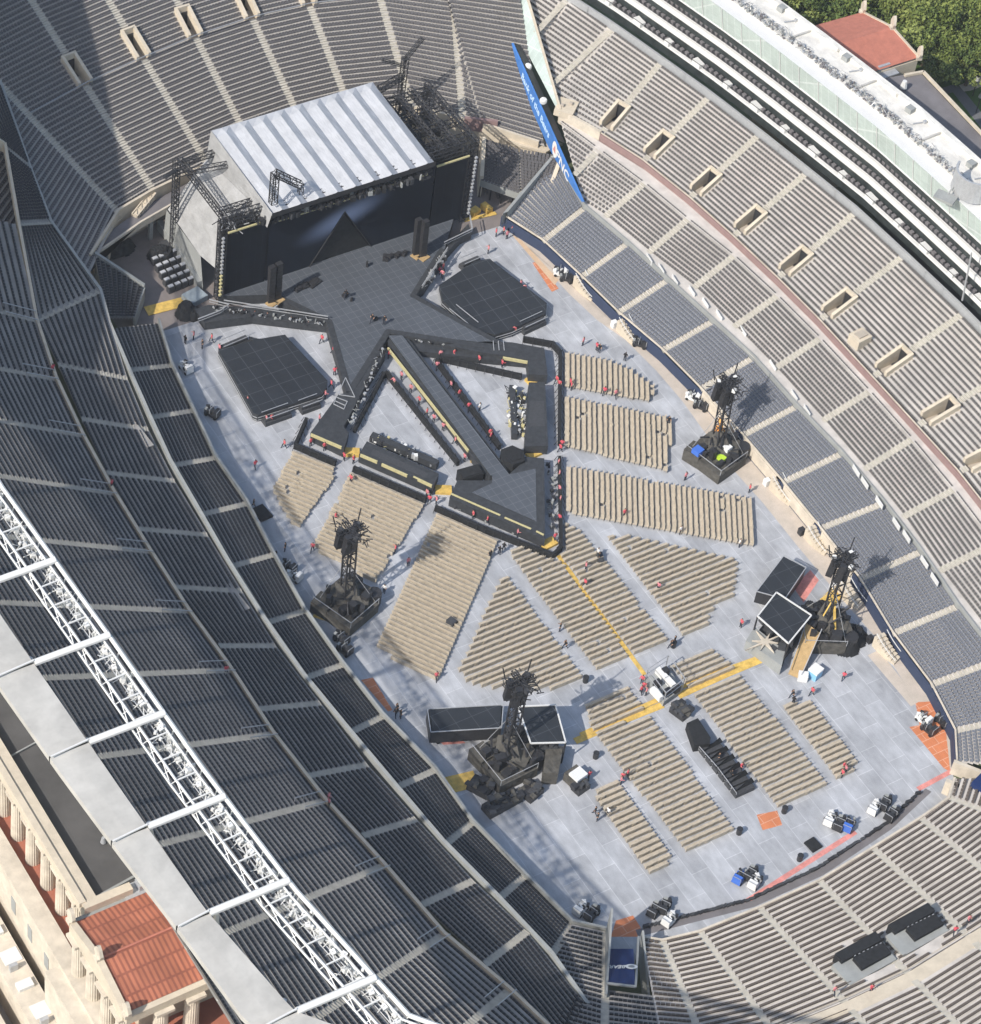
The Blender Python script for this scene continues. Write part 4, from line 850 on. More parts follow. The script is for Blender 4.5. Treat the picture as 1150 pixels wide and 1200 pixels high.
# barricades
def barricade(px,lab,h=1.05,w=.42,z=.8):
    P=GL(px,z); m=MB(); m.wall(P,.02,h,w); o=m.build('barricade','black',None)
    t=thing('crowd_barricade',z_(P[0],0),lab,'barricade','black crowd barricades round the star stage')
    o.parent=t; o.matrix_parent_inverse.identity(); me=o.data; a=np.zeros(len(me.vertices)*3); me.vertices.foreach_get('co',a); me.vertices.foreach_set('co',(a.reshape(-1,3)-WL(t)).ravel()); me.update(); o.name='barrier_panel'
    m=MB(); n=int(sum(np.linalg.norm(b-a) for a,b in zip(P[:-1],P[1:]))/1.25)
    for a,b in zip(P[:-1],P[1:]):
        L=np.linalg.norm(b-a); k_=max(1,int(L/1.25)); d=(b-a)/L; s=np.array([-d[1],d[0],0])
        for i in range(k_+1): 
            q=a+d*L*i/k_; m.bar(z_(q-s*.7,.1),z_(q-s*.3,h+.08),.05,3); m.bar(z_(q+s*.7,.1),z_(q+s*.3,h+.08),.05,3)
    m.build('brace','blackm',t)
barricade([(359,491),(346,521),(393,541)],'black barricade with a short return, around the left tip of the star')
barricade([(415,548),(499,584)],'black barricade in front of the left chair block')
barricade([(511,594),(560,616),(648,650),(658,641),(656,536)],'long black barricade wrapping the front corner of the small triangular stage')
barricade([(656,518),(657,412),(648,402),(614,396)],'black barricade beside the upper right chair blocks, curving round at the top')
barricade([(416,502),(450,438),(454,437),(537,541)],'V-shaped black barricade inside the left triangle of the star')
barricade([(611,440),(517,419),(512,422),(586,522)],'V-shaped black barricade inside the right triangle of the star')
# ---- screen
yS=62.4; xa,xb=-17.9,22.6
ma=tiles('screen_face',(.010,.013,.021),(.016,.02,.03),1.,1.,.03,.15,offset=0,rough=.6,spec=.15)
def screen_mat():
    m=bpy.data.materials.new('video_screen'); m.use_nodes=True; nt=m.node_tree; b=nt.nodes['Principled BSDF']; b.inputs['Base Color'].default_value=(.010,.014,.024,1); b.inputs['Roughness'].default_value=.6; b.inputs['Specular IOR Level'].default_value=.15
    g=nt.nodes.new('ShaderNodeNewGeometry'); mp=nt.nodes.new('ShaderNodeMapping'); mp.vector_type='POINT'; mp.inputs['Rotation'].default_value=(0,.28,0); mp.inputs['Location'].default_value=(0,0,0)
    sub=nt.nodes.new('ShaderNodeVectorMath'); sub.operation='SUBTRACT'; sub.inputs[1].default_value=(1.6,yS,9.6); nt.links.new(g.outputs['Position'],sub.inputs[0])
    sc=nt.nodes.new('ShaderNodeVectorMath'); sc.operation='MULTIPLY'; sc.inputs[1].default_value=(.16,0,.5); nt.links.new(sub.outputs[0],mp.inputs['Vector']); nt.links.new(mp.outputs[0],sc.inputs[0])
    ln=nt.nodes.new('ShaderNodeVectorMath'); ln.operation='LENGTH'; nt.links.new(sc.outputs[0],ln.inputs[0])
    r=nt.nodes.new('ShaderNodeMapRange'); r.interpolation_type='SMOOTHSTEP'; r.inputs['From Min'].default_value=0; r.inputs['From Max'].default_value=1.5; r.inputs['To Min'].default_value=.16; r.inputs['To Max'].default_value=0; nt.links.new(ln.outputs['Value'],r.inputs['Value'])
    b.inputs['Emission Color'].default_value=(.45,.6,1,1); nt.links.new(r.outputs['Result'],b.inputs['Emission Strength']); return m
M['screen']=screen_mat()
M['portal']=mat('portal_black',(.006,.007,.010),.9,spec=.1)
apex=(1.7,10.9); bl,br_=(-3.6),(7.0)
m=MB()
def Sq(pts): m.add([(x,yS,z) for x,z in pts],[tuple(range(len(pts)))])
Sq([(xa+6.9,ZD),(bl,ZD),(apex[0],apex[1]),(apex[0],14.3),(xa+6.9,14.3)]); Sq([(br_,ZD),(xb-5.6,ZD),(xb-5.6,14.3),(apex[0],14.3),(apex[0],apex[1])])
m.build('video_screen','screen',ST)
m=MB(); m.add([(bl,yS+.02,ZD),(br_,yS+.02,ZD),(apex[0],yS+.02,apex[1]),((bl+br_)/2-.4,yS+4.5,ZD)],[(0,3,2),(3,1,2)]); m.build('portal','portal',ST)
m=MB(); 
for a,b in (((bl,ZD),apex),(apex,(br_,ZD))): m.bar((a[0],yS-.12,a[1]),(b[0],yS-.12,b[1]),.10)
m.build('portal_frame','blackm',ST)
m=MB(); m.box(((xa+xa+6.7)/2,yS+.15,ZD),(6.7,.3,14.2-ZD)); m.build('wing_screen',ma,ST); m=MB(); m.box(((xb+xb-5.4)/2,yS+.15,ZD-.4),(5.4,.3,14.6-ZD)); m.build('wing_screen',ma,ST)
for a_,b_,z1_ in (((xa,yS-.3),(xa+6.7,yS-.3),14.3),((-10.2,yS-1.2),(xb-8,yS-1.4),14.5),((xb-5.6,yS-.35),(xb,yS-.3),14.3)):
    m=MB(); m.wall([a_,b_],z1_-.05,z1_+.18,.25); m.build('top_trim','gold',ST)
m=MB(); m.box(((xa+xb)/2,yS+1.8,ZD),(xb-xa-1.,3.0,12)); m.build('screen_backing','black',ST)
# rigging between screen top and roof
m=MB()
for z in (15.1,16.6): m.truss((xa+1,yS+.5,z),(xb-.5,yS+.5,z),.8,.08)
for z in (15.2,17.): m.truss((xa+6,yS-.9,z),(xb-7,yS-.9,z),.8,.08)
for y in (65.5,69,73,77):
    if y in (65.5,77): m.truss((-17.5,y,15.6),(-12,y,15.6),.7,.08)
    m.truss((14.,y,15.),(24.5,y,15.),.9,.09)
for x in (-17.5,16.5,19.,21.5,24.5): m.truss((x,yS+.8,15.3),(x,78,15.3),.8,.09)
for x in (-18,24.8): 
    for y in (64,78): m.truss((x,y,0),(x,y,15.4),.8,.07)
m.build('rigging_truss','blackm',ST)
litter('rigging_gear',(300,262),(500,205),260,.9,15.2,['blackm','black','case','case','black','blackm','case','case','black','black','blackm','lead'],hmax=1.1,size=(.2,.8))
m=MB()
for i in range(150):
    x=RNG.uniform(15.5,24.);y=RNG.uniform(63.5,77); z=RNG.uniform(10.5,13.6)
    if i%3: t=RNG.uniform(0,6.3); m.bar((x,y,z),(x+math.cos(t)*1.8,y+math.sin(t)*1.8,z+RNG.uniform(-.8,.8)),.09,4,int(i%2))
    else: m.box((x,y,z),(RNG.uniform(.4,1.3),RNG.uniform(.4,1.3),RNG.uniform(.3,1.2)),RNG.uniform(0,3),int(i%2))
tag(m.build('side_rigging_gear',['blackm','case'],ST),kind='stuff')
m=MB()
for i in range(70):
    x=RNG.uniform(-18,-12.6);y=RNG.uniform(62.5,64.8); z=RNG.uniform(14.,15.6); t=RNG.uniform(0,6.3); m.bar((x,y,z),(x+math.cos(t)*1.2,y+math.sin(t)*1.2,z+RNG.uniform(-.8,.8)),.07,4,int(i%3))
tag(m.build('side_rigging_bars',['blackm','case','silver'],ST),kind='stuff')
# pleated roof
xr0,xr1,yf,yb_=-12.2,15.1,59.9,78.6; zf_,zb_=17.6,18.6
m=MB(); n=9; w=(xr1-xr0)/n
for i in range(n):
    x=xr0+i*w
    xs=[x,x+w*.54,x+w]; zs=[-.34,.34,-.34]
    for j in range(2):
        y0_=yf; y1_=yb_-1.6
        m.quads([[(xs[j],y0_,zf_+zs[j]),(xs[j+1],y0_,zf_+zs[j+1]),(xs[j+1],y1_,zb_+zs[j+1]*.9),(xs[j],y1_,zb_+zs[j]*.9)]],0)
        m.quads([[(xs[j],y1_,zb_+zs[j]*.9),(xs[j+1],y1_,zb_+zs[j+1]*.9),(xs[j+1],yb_,zb_-.1),(xs[j],yb_,zb_-.1)]],0)
m.quads([[(xr0,yf,zf_-.7),(xr1,yf,zf_-.7),(xr1,yf,zf_+.2),(xr0,yf,zf_+.2)]],1)
m.build('roof_cover',['tarp','blackm'],ST)
m=MB(); 
L1=[np.array([xr0,yf,zf_+.2]),np.array([xr0,yb_,zb_])]; L2=[np.array([xr0-.5,yf+.3,zf_-2.6]),np.array([xr0-.6,yb_,zb_-5.5])]
m.strip(L1,L2); m.build('roof_skirt','tarp2',ST)
m=MB(); v=[G(262,222,15.),G(250,255,12.),G(219,280,7.6),G(241,304,3.5)]
m.add([(-12.6,66,15.6),(-12.8,78.4,13.5),(-18.6,79,5.2),(-18.9,68.2,5.2)],[(0,1,2,3)]); m.add([(-12.6,66.1,15.8),(-18.9,68.2,5.2),(-18.4,64.6,5.6),(-13.,63.,14.6)],[(0,1,2,3)]); m.build('side_sheet','tarp2',ST)
m=MB(); m.quads([[(-18.9,68,5.2),(-18.8,79,5.2),(-19.3,79,.1),(-19.3,66,.1)]]); m.build('side_base_panel','lead',ST)
# winch frame on the roof, side light column
m=MB(); a=G(320,238,18.6); b=G(352,226,18.6)
m.truss(a,a+[.3,.5,5.2],.9,.09); m.truss(a+[.3,.5,5.2],b+[0,0,1.5],.9,.09); m.truss(b,b+[0,0,1.2],.6,.06); tag(m.build('roof_gantry','blackm',ST))
m=MB(); m.truss((xa-.6,yS+.4,ZD),(xa-.6,yS+.4,15.),1.,.09); m.build('light_tower','blackm',ST); m=MB(); m.truss((xb+.8,yS+.8,0.5),(xb+.8,yS+.8,15.),1.,.09)
m.build('light_tower','blackm',ST)
for i in range(16):
    for x in (xa-.9,xb+1.2):
        m=MB(); z=2.5+i*.74; m.box((x,yS-.5,z),(.38,.36,.3),.3); m.build('stage_light','gold' if i<6 and x<0 else 'silver',ST)
def truss_mast(a,b,lab): 
    t=thing('rigging_mast',a,lab,'mast'); m=MB(); m.truss(a,b,.8,.08); m.build('mast_truss','blackm',t); m=MB(); m.box((a[0],a[1],0),(3.2,3.2,.5)); m.build('ballast_base','case',t); return t
t=truss_mast(G(203,290,0),G(203,290,0)+np.array([0,0,15.]),'lattice mast in the backstage yard, left of the stage')
m=MB(); p=G(203,290,0)+np.array([0,0,14.6]); m.truss(p,(-12.4,73,16.6),.7,.06); m.truss(p+[0,0,.8],p+[-2.5,-1.,1.],.4,.05); m.build('jib','blackm',t)
t=truss_mast(np.array([23.,82.5,0]),np.array([23.2,82.5,17.5]),'tall dark lattice mast behind the right side of the stage')
m=MB(); m.truss((23.,82.5,17),(26.6,83.5,19.5),.5,.06); m.truss((23,82.5,14),(15.5,78,17),.8,.08); m.truss((23,82.5,16.),(20,84,17.),.4,.05); m.build('jib','blackm',t)
# line arrays
for (q,lab) in (((317,354),'left-hand'),((325,350),'left-hand'),((487,298),'right-hand'),((495,300),'right-hand')):
    p=G(*q,ZD); t=thing('speaker_column',p,'%s tall black speaker column in front of the screen'%lab,'speaker','%s pair of speaker columns'%lab)
    m=MB()
    for i in range(11): m.box((p[0],p[1]+.02*i,ZD+.2+i*.62),(.95,.75,.58),-.1+.02*i)
    m.build('speaker_cabinet','blackm',t); m=MB(); m.box((p[0],p[1]-.4,ZD),(1.5,1.3,.2),.3); m.build('base_plate','wood',t)
# ================================================================ DELAY TOWERS
def delay_tower(px,lab,rz,head_z=14.,tilt=(0,0),cov=(1.,1.),blue=False):
    p=G(*px,0); t=thing('delay_tower',p,lab,'tower','dark delay towers on the floor'); c_,s_=math.cos(rz),math.sin(rz)
    R=lambda a,b,z=0: np.array([p[0]+a*c_-b*s_,p[1]+a*s_+b*c_,z])
    m=MB(); m.box(R(-.6,-.3),(6.0,6.8,1.7),rz); m.box(R(-2.6,1.8),(2.4,2.6,2.2),rz+.1); m.build('base_platform','dgreen',t)
    m=MB(); m.prism([R(-1.8,.6),R(2.8,2.6),R(3.4,-1.4),R(.6,-3.2)],1.6,2.5); m.add([R(-2,0,2.2),R(.5,-2.8,2.0),R(1.2,.4,4.6),R(-.4,1.9,4.2)],[(0,1,2,3)]); m.add([R(.5,-2.8,2.0),R(2.6,-.6,2.2),R(1.2,.4,4.6)],[(0,1,2)]); m.build('cover_tarp','dgreen',t)
    m=MB(); 
    for i in range(26):
        if i%3: m.box(R(RNG.uniform(-2.8,3.2),RNG.uniform(-3.4,2.8),1.7),(RNG.uniform(.4,1.5),RNG.uniform(.4,1.1),RNG.uniform(.4,2.0)),rz+RNG.uniform(-.5,.5))
        else: a=RNG.uniform(0,6.3); q=R(RNG.uniform(-2,2),RNG.uniform(-2,2),RNG.uniform(2,4)); m.bar(q,q+np.array([math.cos(a)*1.5,math.sin(a)*1.5,RNG.uniform(-1,1.5)]),.14,5)
    m.bar(R(3.2,-2.2,0),R(3.2,-2.2,2.3),1.0,10); m.build('ballast_tank','blackm',t)
    top=R(tilt[0],tilt[1],head_z)
    m=MB(); m.truss(R(.2,.2,2.2),top,1.25,.13); m.build('mast','blackm',t)
    m=MB(); 
    for dx,dy in ((-1.2,.5),(1.1,.7),(0,-.9),(-.9,-.9)):
        for i in range(8): q=top+[dx*1.05,dy+.05*i,.3-i*.46]; m.box(q,(.9,.85,.42),rz+dx*.35)
    m.build('line_array','blackm',t)
    m=MB()
    for i in range(80):
        q=top+np.array([RNG.uniform(-1.7,1.7),RNG.uniform(-1.7,1.7),RNG.uniform(-1.6,1.2)]); a=RNG.uniform(0,6.3); m.bar(q,q+[math.cos(a)*.9,math.sin(a)*.9,RNG.uniform(-.5,.5)],.07,4)
    for a in (0,math.pi/2): m.truss(top+[-2*math.cos(a),-2*math.sin(a),.5],top+[2*math.cos(a),2*math.sin(a),.5],.6,.07)
    for dx,dy in ((-1.6,1.4),(1.6,1.1),(-2.2,-.2)): m.bar(top+[dx,dy,.6],top+[dx*1.25,dy*1.2,2.6],.09,4)
    m.build('rigging_head','blackm',t)
    for k_ in range(3): 
        m=MB(); q=top+[1.5*math.cos(k_*2.1+.4),1.5*math.sin(k_*2.1+.4),.2]; m.box(q,(.55,.5,.6),k_); m.build('spot_lamp','case' if px[0]<700 else 'wht',t)
    m=MB()
    for a,b in ((-3.4,-3.6),(2.4,-3.6),(2.4,3.0),(-3.4,3.0)): m.bar(R(a,b,1.7),R(a,b,2.8),.05)
    m.line([R(-3.4,3.,2.7),R(-3.4,-3.6,2.7),R(2.4,-3.6,2.7)],.05); m.line([R(.2,1.2,8.),R(-2.8,2.6,1.7)],.04); m.line([R(.2,.2,8.),R(2.4,-3.,1.7)],.04); m.build('guard_rail','silver',t)
    if blue:
        m=MB(); m.box(R(-3.0,1.2,1.7),(1.3,1.3,1.3),rz); m.build('blue_bin','bluebox',t)
        m=MB(); m.box(R(1.6,1.4,2.5),(1.8,1.4,1.0),.6); m.bar(R(1,.4,3),R(2.6,2.2,4.8),.35,6); m.build('orange_cover','oran',t)
        m=MB(); m.box(R(-.9,-1.6,1.7),(.9,1.3,.6),rz); m.build('lime_bag','hiv',t); m=MB(); m.box(R(.5,-1.3,2.5),(1.1,1.0,.7),rz); m.build('white_box','wht',t)
    return t
delay_tower((405,712),'left-hand forward speaker tower on a drab covered base near the shaded seats',.35,14.4,(.2,.6))
delay_tower((838,537),'right-hand forward speaker tower with blue and orange gear on its base',.25,12.5,(1.6,1.6),blue=True)
delay_tower((592,895),'rear left speaker tower with dark gear and tarps, next to the long black trailer',.05,15.8,(.4,.2))
delay_tower((965,742),'rear right speaker tower with white lamps, beside the black roofed control platform',-.5,12.8,(.6,1.8))
def black_roofed(px4,z,lab,edge='white'):
    P=GL(px4,z); cen=sum(P)/4; t=thing('control_platform',z_(cen,0),lab,'platform','black roofed platforms by the rear towers')
    m=MB(); m.prism([lerp(p,cen,.04) for p in P],z-.02,z+.12); m.build('roof_sheet','sat',t)
    m=MB(); m.line([p+[0,0,.15] for p in P+P[:1]],.13); m.build('roof_frame',edge,t)
    m=MB(); 
    for p in P: m.bar(z_(p,0),z_(p,z),.12)
    m.prism([lerp(p,cen,.1) for p in P],0,.8); m.build('deck','blackm',t)
    m=MB()
    for i in range(14): q=lerp(P[0],P[2],RNG.uniform(.1,.9))+lerp(P[1]-P[3],P[3]-P[1],RNG.random())*.2; m.box((q[0],q[1],.8),(RNG.uniform(.5,1.5),RNG.uniform(.5,1.3),RNG.uniform(.5,1.4)),RNG.uniform(0,1))
    m.build('control_desk','case',t); return t
t=black_roofed([(607,829),(651,827),(663,871),(622,872)],4.2,'black roofed control platform with a white edge beside the rear left tower')
m=MB(); a=[G(x,y,2.6) for x,y in ((640,877),(660,876),(655,905),(637,905))]; m.prism(a,0,2.4); m.box(z_(G(690-17,915,0),0),(2.2,2.,1.6),.2); m.build('side_room','dgreen',t)
m=MB(); p=G(677,912,1); m.box((p[0],p[1],0),(1.8,1.5,1.5),.2); m.build('light_blue_tank','lbl',t); m=MB(); m.box((p[0],p[1],1.5),(1.9,1.6,.5),.2); m.build('white_lid','wht',t)
t=black_roofed([(910,695),(951,722),(924,755),(888,723)],4.6,'black roofed control platform with a bright frame and cream star-shaped panel')
m=MB(); q=[G(x,y,2.9) for x,y in ((886,729),(922,757),(918,775),(876,745))]; m.prism(q,0,1.9); m.build('front_panel','lead',t)
m=MB(); cc=G(897,752,2.2); st_=[]
for i in range(16):
    r=1.9 if i%2==0 else .55; r*=(1.25 if i%4==0 else .8); a=i*math.pi/8; st_.append((cc[0]+r*1.4*math.cos(a),cc[1]+r*.9*math.sin(a)))
m.prism(st_,2.0,2.25); m.build('star_panel','cream',t)
m=MB(); a,b,c,d=[G(x,y,z) for x,y,z in ((945,730,3.),(962,742,3.),(938,796,.3),(924,790,.3))]
m.quads([[d,c,b,a]]); m.build('ramp_deck','wood',t); m=MB(); m.line([a+[0,0,.9],d+[0,0,.9]],.07); m.line([b+[0,0,.9],c+[0,0,.9]],.07); m.build('ramp_rail','silver',t)
m=MB(); p=G(956,787,1); m.box((p[0],p[1],0),(1.5,1.4,1.3),.3); m.build('light_blue_tank','lbl',t); m=MB(); m.box((p[0],p[1],1.3),(1.6,1.5,.35),.3); m.box((p[0]-1.8,p[1]+.3,0),(1.,1.3,1.2),.9); m.build('white_lid','wht',t)
def trailer(px4,z,lab):
    P=GL(px4,z); cen=sum(P)/4; t=thing('trailer',z_(cen,0),lab,'trailer','black topped trailers by the rear towers')
    m=MB(); m.prism(P,.7,z-.25); m.build('body','blackm',t); m=MB(); m.prism([lerp(p,cen,.05) for p in P],z-.24,z); m.build('roof','sat',t)
    m=MB(); m.line([p for p in P+P[:1]],.08); m.build('top_rail','silver',t)
    for i in (0,1,2,3):
        m=MB(); q=lerp(P[i],cen,.25); m.bar(z_(q,.4)-np.array([.15,0,0]),z_(q,.4)+np.array([.15,0,0]),.4,10); m.build('wheel','black',t)
trailer([(501,831),(590,826),(588,853),(505,858)],3.0,'long black-topped trailer left of the rear left tower')
trailer([(919,651),(945,665),(920,702),(887,693)],3.0,'black-topped trailer beside the pink flooring, left of the rear right tower')
def drape(px,lab,s):
    p=G(*px,0); r=np.random.default_rng(int(px[0]*7+px[1])); m=MB(); N=22; H=[]
    pk=[(r.uniform(-1,1)*s*1.1,r.uniform(-.8,.8)*s,r.uniform(.7,1.1)*s,r.uniform(.9,2.0)) for _ in range(6)]
    V=[]
    for i in range(N+1):
        for j in range(N+1):
            x=(i/N*2-1)*s*2.1; y=(j/N*2-1)*s*1.8; e=max(0,1-((x/(s*2.1))**2+(y/(s*1.8))**2)**2)
            z=max([h*min(1,max(0,1.5-math.hypot(x-a,y-b)/w)*1.6) for a,b,w,h in pk])*min(1,e*2.2)+r.uniform(-.05,.05)*e
            V.append((p[0]+x,p[1]+y,max(.01,z)))
    F=[(i*(N+1)+j,(i+1)*(N+1)+j,(i+1)*(N+1)+j+1,i*(N+1)+j+1) for i in range(N) for j in range(N) if max(V[i*(N+1)+j][2],V[(i+1)*(N+1)+j+1][2],V[(i+1)*(N+1)+j][2],V[i*(N+1)+j+1][2])>.06]
    m.add(V,F); return tag(m.build('covered_equipment','black'),lab,'equipment')
drape((995,752),'black draped equipment heap right of the rear right tower',1.5)
drape((955,720),'black gear heap between the rear right tower and its control platform',1.0)
def gear(px,lab,dx,dy,rz,n=14):
    p=G(*px,0); t=thing('gear_pile',p,lab,'equipment'); c_,s_=math.cos(rz),math.sin(rz); m=MB(); m.box((p[0],p[1],0),(dx,dy,1.0),rz); m.build('container','blackm',t); m=MB()
    for i in range(n):
        a,b=RNG.uniform(-.45,.45)*dx,RNG.uniform(-.45,.45)*dy; m.box((p[0]+a*c_-b*s_,p[1]+a*s_+b*c_,.9),(RNG.uniform(.3,1.3),RNG.uniform(.3,1.),RNG.uniform(.15,.8)),rz+RNG.uniform(-.3,.3),int(RNG.integers(0,3)))
    m.build('load',['blackm','case','dgreen'],t)
gear((588,944),'low open container of dark gear below the rear left tower',5.2,2.0,.1,22); gear((622,930),'dark gear trolley right of the container below the rear left tower',2.6,2.2,.3,12); gear((563,925),'dark gear trolley nearest the left wall, below the rear left tower',2.2,3.0,.5,12); gear((680,925),'trolley of mixed gear beside the white-lidded tank',2.0,1.5,.2,12)
BLt=thing('boom_lift',G(975,700,0),'yellow boom and platform in front of the rear right tower','lift'); m=MB(); a,b=G(978,700,6.5),G(979,760,.6); m.bar(a,b,.2); m.build('boom','yellow',BLt); m=MB(); m.bar(a,G(965,722,5),.12); m.build('jib','yellow',BLt); m=MB(); q=G(975,700,0); m.box((q[0]+.5,q[1],0),(4.2,2.0,.4),.3); m.bar(z_(q+np.array([.5,0,0]),.3),a,.12); m.build('platform','yellow',BLt)
# mixing desk
t=thing('mixing_platform',G(778,803,0),'small mixing platform with white desks where the yellow covers meet','platform')
P=[G(x,y,1.) for x,y in ((757,795),(781,779),(800,806),(778,823))]; m=MB(); m.prism(P,0,.9); m.build('deck','lead',t)
m=MB(); 
for p in P: m.bar(z_(p,.9),z_(p,3.),.07)
m.line([z_(p,3.) for p in P+P[:1]],.07); m.line([z_(p,1.9) for p in P+P[:1]],.05); m.build('frame','silver',t)
for q in ((776,789),(787,800),(770,812)):
    m=MB(); p=G(*q,1.6); m.box((p[0],p[1],.9),(.7,2.0,.9),.1); m.build('desk','wht',t)
for q in ((771,800),(783,810),(780,786),(793,806)):
    m=MB(); p=G(*q,1.6); m.box((p[0],p[1],.9),(.9,.8,1.0),.1); m.build('rack','blackm',t)
gear((797,836),'pile of gear and bags behind the mixing platform',1.8,2.4,.3,18)
m=MB(); P=[G(x,y,1.3) for x,y in ((805,848),(818,842),(833,865),(832,872),(814,874))]; m.prism(P,0,1.4); tag(m.build('covered_desk','black'),'large black draped desk behind the mixing platform','desk')
rp=None
for i in range(6):
    a=G(834+i*7.4,877+i*9.4,.6); o=thing('folding_riser',z_(a,0),'dark wedge-shaped riser unit in the row running back from the covered desk','riser','dark riser units behind the mixing platform')
    if rp is None:
        m=MB(); m.prism([(a[0]-1.5,a[1]-.6),(a[0]+1.5,a[1]-.6),(a[0]+1.5,a[1]+.6),(a[0]-1.5,a[1]+.6)],0,.7); m.build('platform','case',o)
        m=MB(); m.add([(a[0]-1.5,a[1]-.1,.7),(a[0]+1.9,a[1]+.1,.7),(a[0]+1.4,a[1]+.4,1.7),(a[0]-1.5,a[1]-.2,1.2)],[(0,1,2,3)]); m.build('back_panel','black',o); rp=o
    else:
        for ch in rp.children: d=ch.copy(); COL.objects.link(d); d.parent=o
m=MB(); P=[z_(G(x,y,0),0) for x,y in ((811,872),(840,905),(862,935))]; m.line([np.array(p)+[0,0,1.] for p in P],.06); m.line([np.array(p)+[0,0,.5] for p in P],.04)
for a,b in zip(P[:-1],P[1:]):
    for k_ in range(5): q=lerp(a,b,k_/4); m.bar(q,q+[0,0,1.],.05)
tag(m.build('guard_railing','silver'),'thin silver railing along the dark riser row','railing')
# ================================================================ CHAIRS
def inpoly(p,P):
    x,y=p; c=False; j=len(P)-1
    for i in range(len(P)):
        if (P[i][1]>y)!=(P[j][1]>y) and x<(P[j][0]-P[i][0])*(y-P[i][1])/(P[j][1]-P[i][1])+P[i][0]: c=not c
        j=i
    return c
def chair_pts(px,row=None,rp_=.9,cp=.5,org=None):
    if row is not None: rp_=.78
    P=[p[:2] for p in GL(px,.45)]; 
    if row is None: r=np.array([1.,0.])
    else: a,b=G(*row[0],.45),G(*row[1],.45); r=(b-a)[:2]; r/=np.linalg.norm(r)
    n=np.array([-r[1],r[0]]); cen=sum(np.array(p) for p in P)/len(P)
    if row is not None:
        if n@(np.array([0,22.])-cen)<0: n=-n
    else:
        if n[1]<0: n=-n
    U=[p@r for p in P];Vv=[p@n for p in P]; out=[]
    v=max(Vv)-.45
    while v>min(Vv)+.1:
        xs=[]; jr=RNG.normal(0,.025)
        for i in range(len(P)):
            a,b=P[i],P[(i+1)%len(P)]; va,vb=a@n,b@n
            if (va>v)!=(vb>v): t=(v-va)/(vb-va); xs.append((a@r)*(1-t)+(b@r)*t)
        xs.sort()
        for k_ in range(0,len(xs)-1,2):
            m_=int((xs[k_+1]-xs[k_])/cp); o=(xs[k_+1]-xs[k_]-m_*cp)/2
            for i in range(m_): out.append((r*(xs[k_]+o+(i+.5)*cp)+n*(v+jr+RNG.normal(0,.02))))
        v-=rp_
    return np.array(out),r,n
BL=[([(343,528),(392,546),(393,560),(353,615),(343,612),(333,598),(319,572)],((345,522),(393,541))),
 ([(411,552),(499,590),(441,682),(366,640)],((415,548),(499,584))),
 ([(512,601),(585,632),(516,794),(507,795),(440,758)],((511,594),(560,616))),
 ([(589,676),(597,676),(684,793),(655,808),(636,806),(600,808),(560,803),(539,794),(536,787),(582,685)],None),
 ([(596,648),(612,640),(650,655),(662,645),(662,612),(680,620),(785,750),(701,788)],None),
 ([(711,628),(740,627),(866,655),(860,697),(834,714),(830,731),(800,744)],None),
 ([(662.5,545),(879,583),(881,640),(671,603),(662.5,598)],((662.5,545),(662.5,598))),
 ([(661,463.5),(787,489),(783,553),(661,523)],((661,463.5),(661,523))),
 ([(661,412),(712,421),(740,433),(766,452),(763,471),(661,453)],((661,412),(661,453))),
 ([(685,826),(736,803),(863,973.5),(806,1001),(691.5,852)],None),
 ([(784,781.5),(834,759),(857,776),(972,920),(912,947),(797,794)],None)]
cm=MB(); YL=[GL([(655,652),(700,714),(755,790)],.3),GL([(676,868),(722,848),(775,827)],.3),GL([(797,815),(850,791),(905,768)],.3)]
for px,row in BL:
    pts,r,n=chair_pts(px,row); N=len(pts); print('block',N)
    keep=RNG.random(N)>.006
    for ya_ in YL:
        for qa,qb in zip(ya_[:-1],ya_[1:]): keep&=pl_dist(pts,qa,qb)>.30
    pts=pts[keep];N=len(pts)
    seats(cm,np.c_[pts-n*.2,np.zeros(N)],np.tile(np.append(r,0),(N,1)),np.tile(np.append(n,0),(N,1)),w=.49,pd=.50,ph=.45,bh=.40,lo=.40)
o=cm.build('folding_chairs','chair'); tag(o,'tan folding chairs in long rows over the pale floor cover','chairs',kind='stuff')
cp_=None; nch=0
for px,lab,grp in (([(695,932),(704,922.7),(724,913),(790,1007),(760.5,1023)],'tan folding chair in the small rear block at the lower left of the floor','folding chairs in the small rear left block'),
                   ([(916.5,826),(949,819),(1009,895.5),(981,913)],'tan folding chair in the small rear block at the right of the floor','folding chairs in the small rear right block')):
    pts,r,n=chair_pts(px)
    for p in pts:
        if cp_ is None:
            m=MB(); seats(m,[[0,-.2,0]],[[1,0,0]],[[0,1,0]],w=.49,pd=.58,ph=.45,bh=.40,lo=.40)
            for a in (-.2,.2): m.bar((a,-.22,.45),(a,.2,0),.015,3); m.bar((a,.2,.45),(a,-.22,0),.015,3)
            cp_=m.build('folding_chair','chair'); c=cp_
        else: c=cp_.copy(); COL.objects.link(c)
        c.location=(p[0],p[1],0); tag(c,lab,'chair',grp); nch+=1
print('individual chairs',nch)
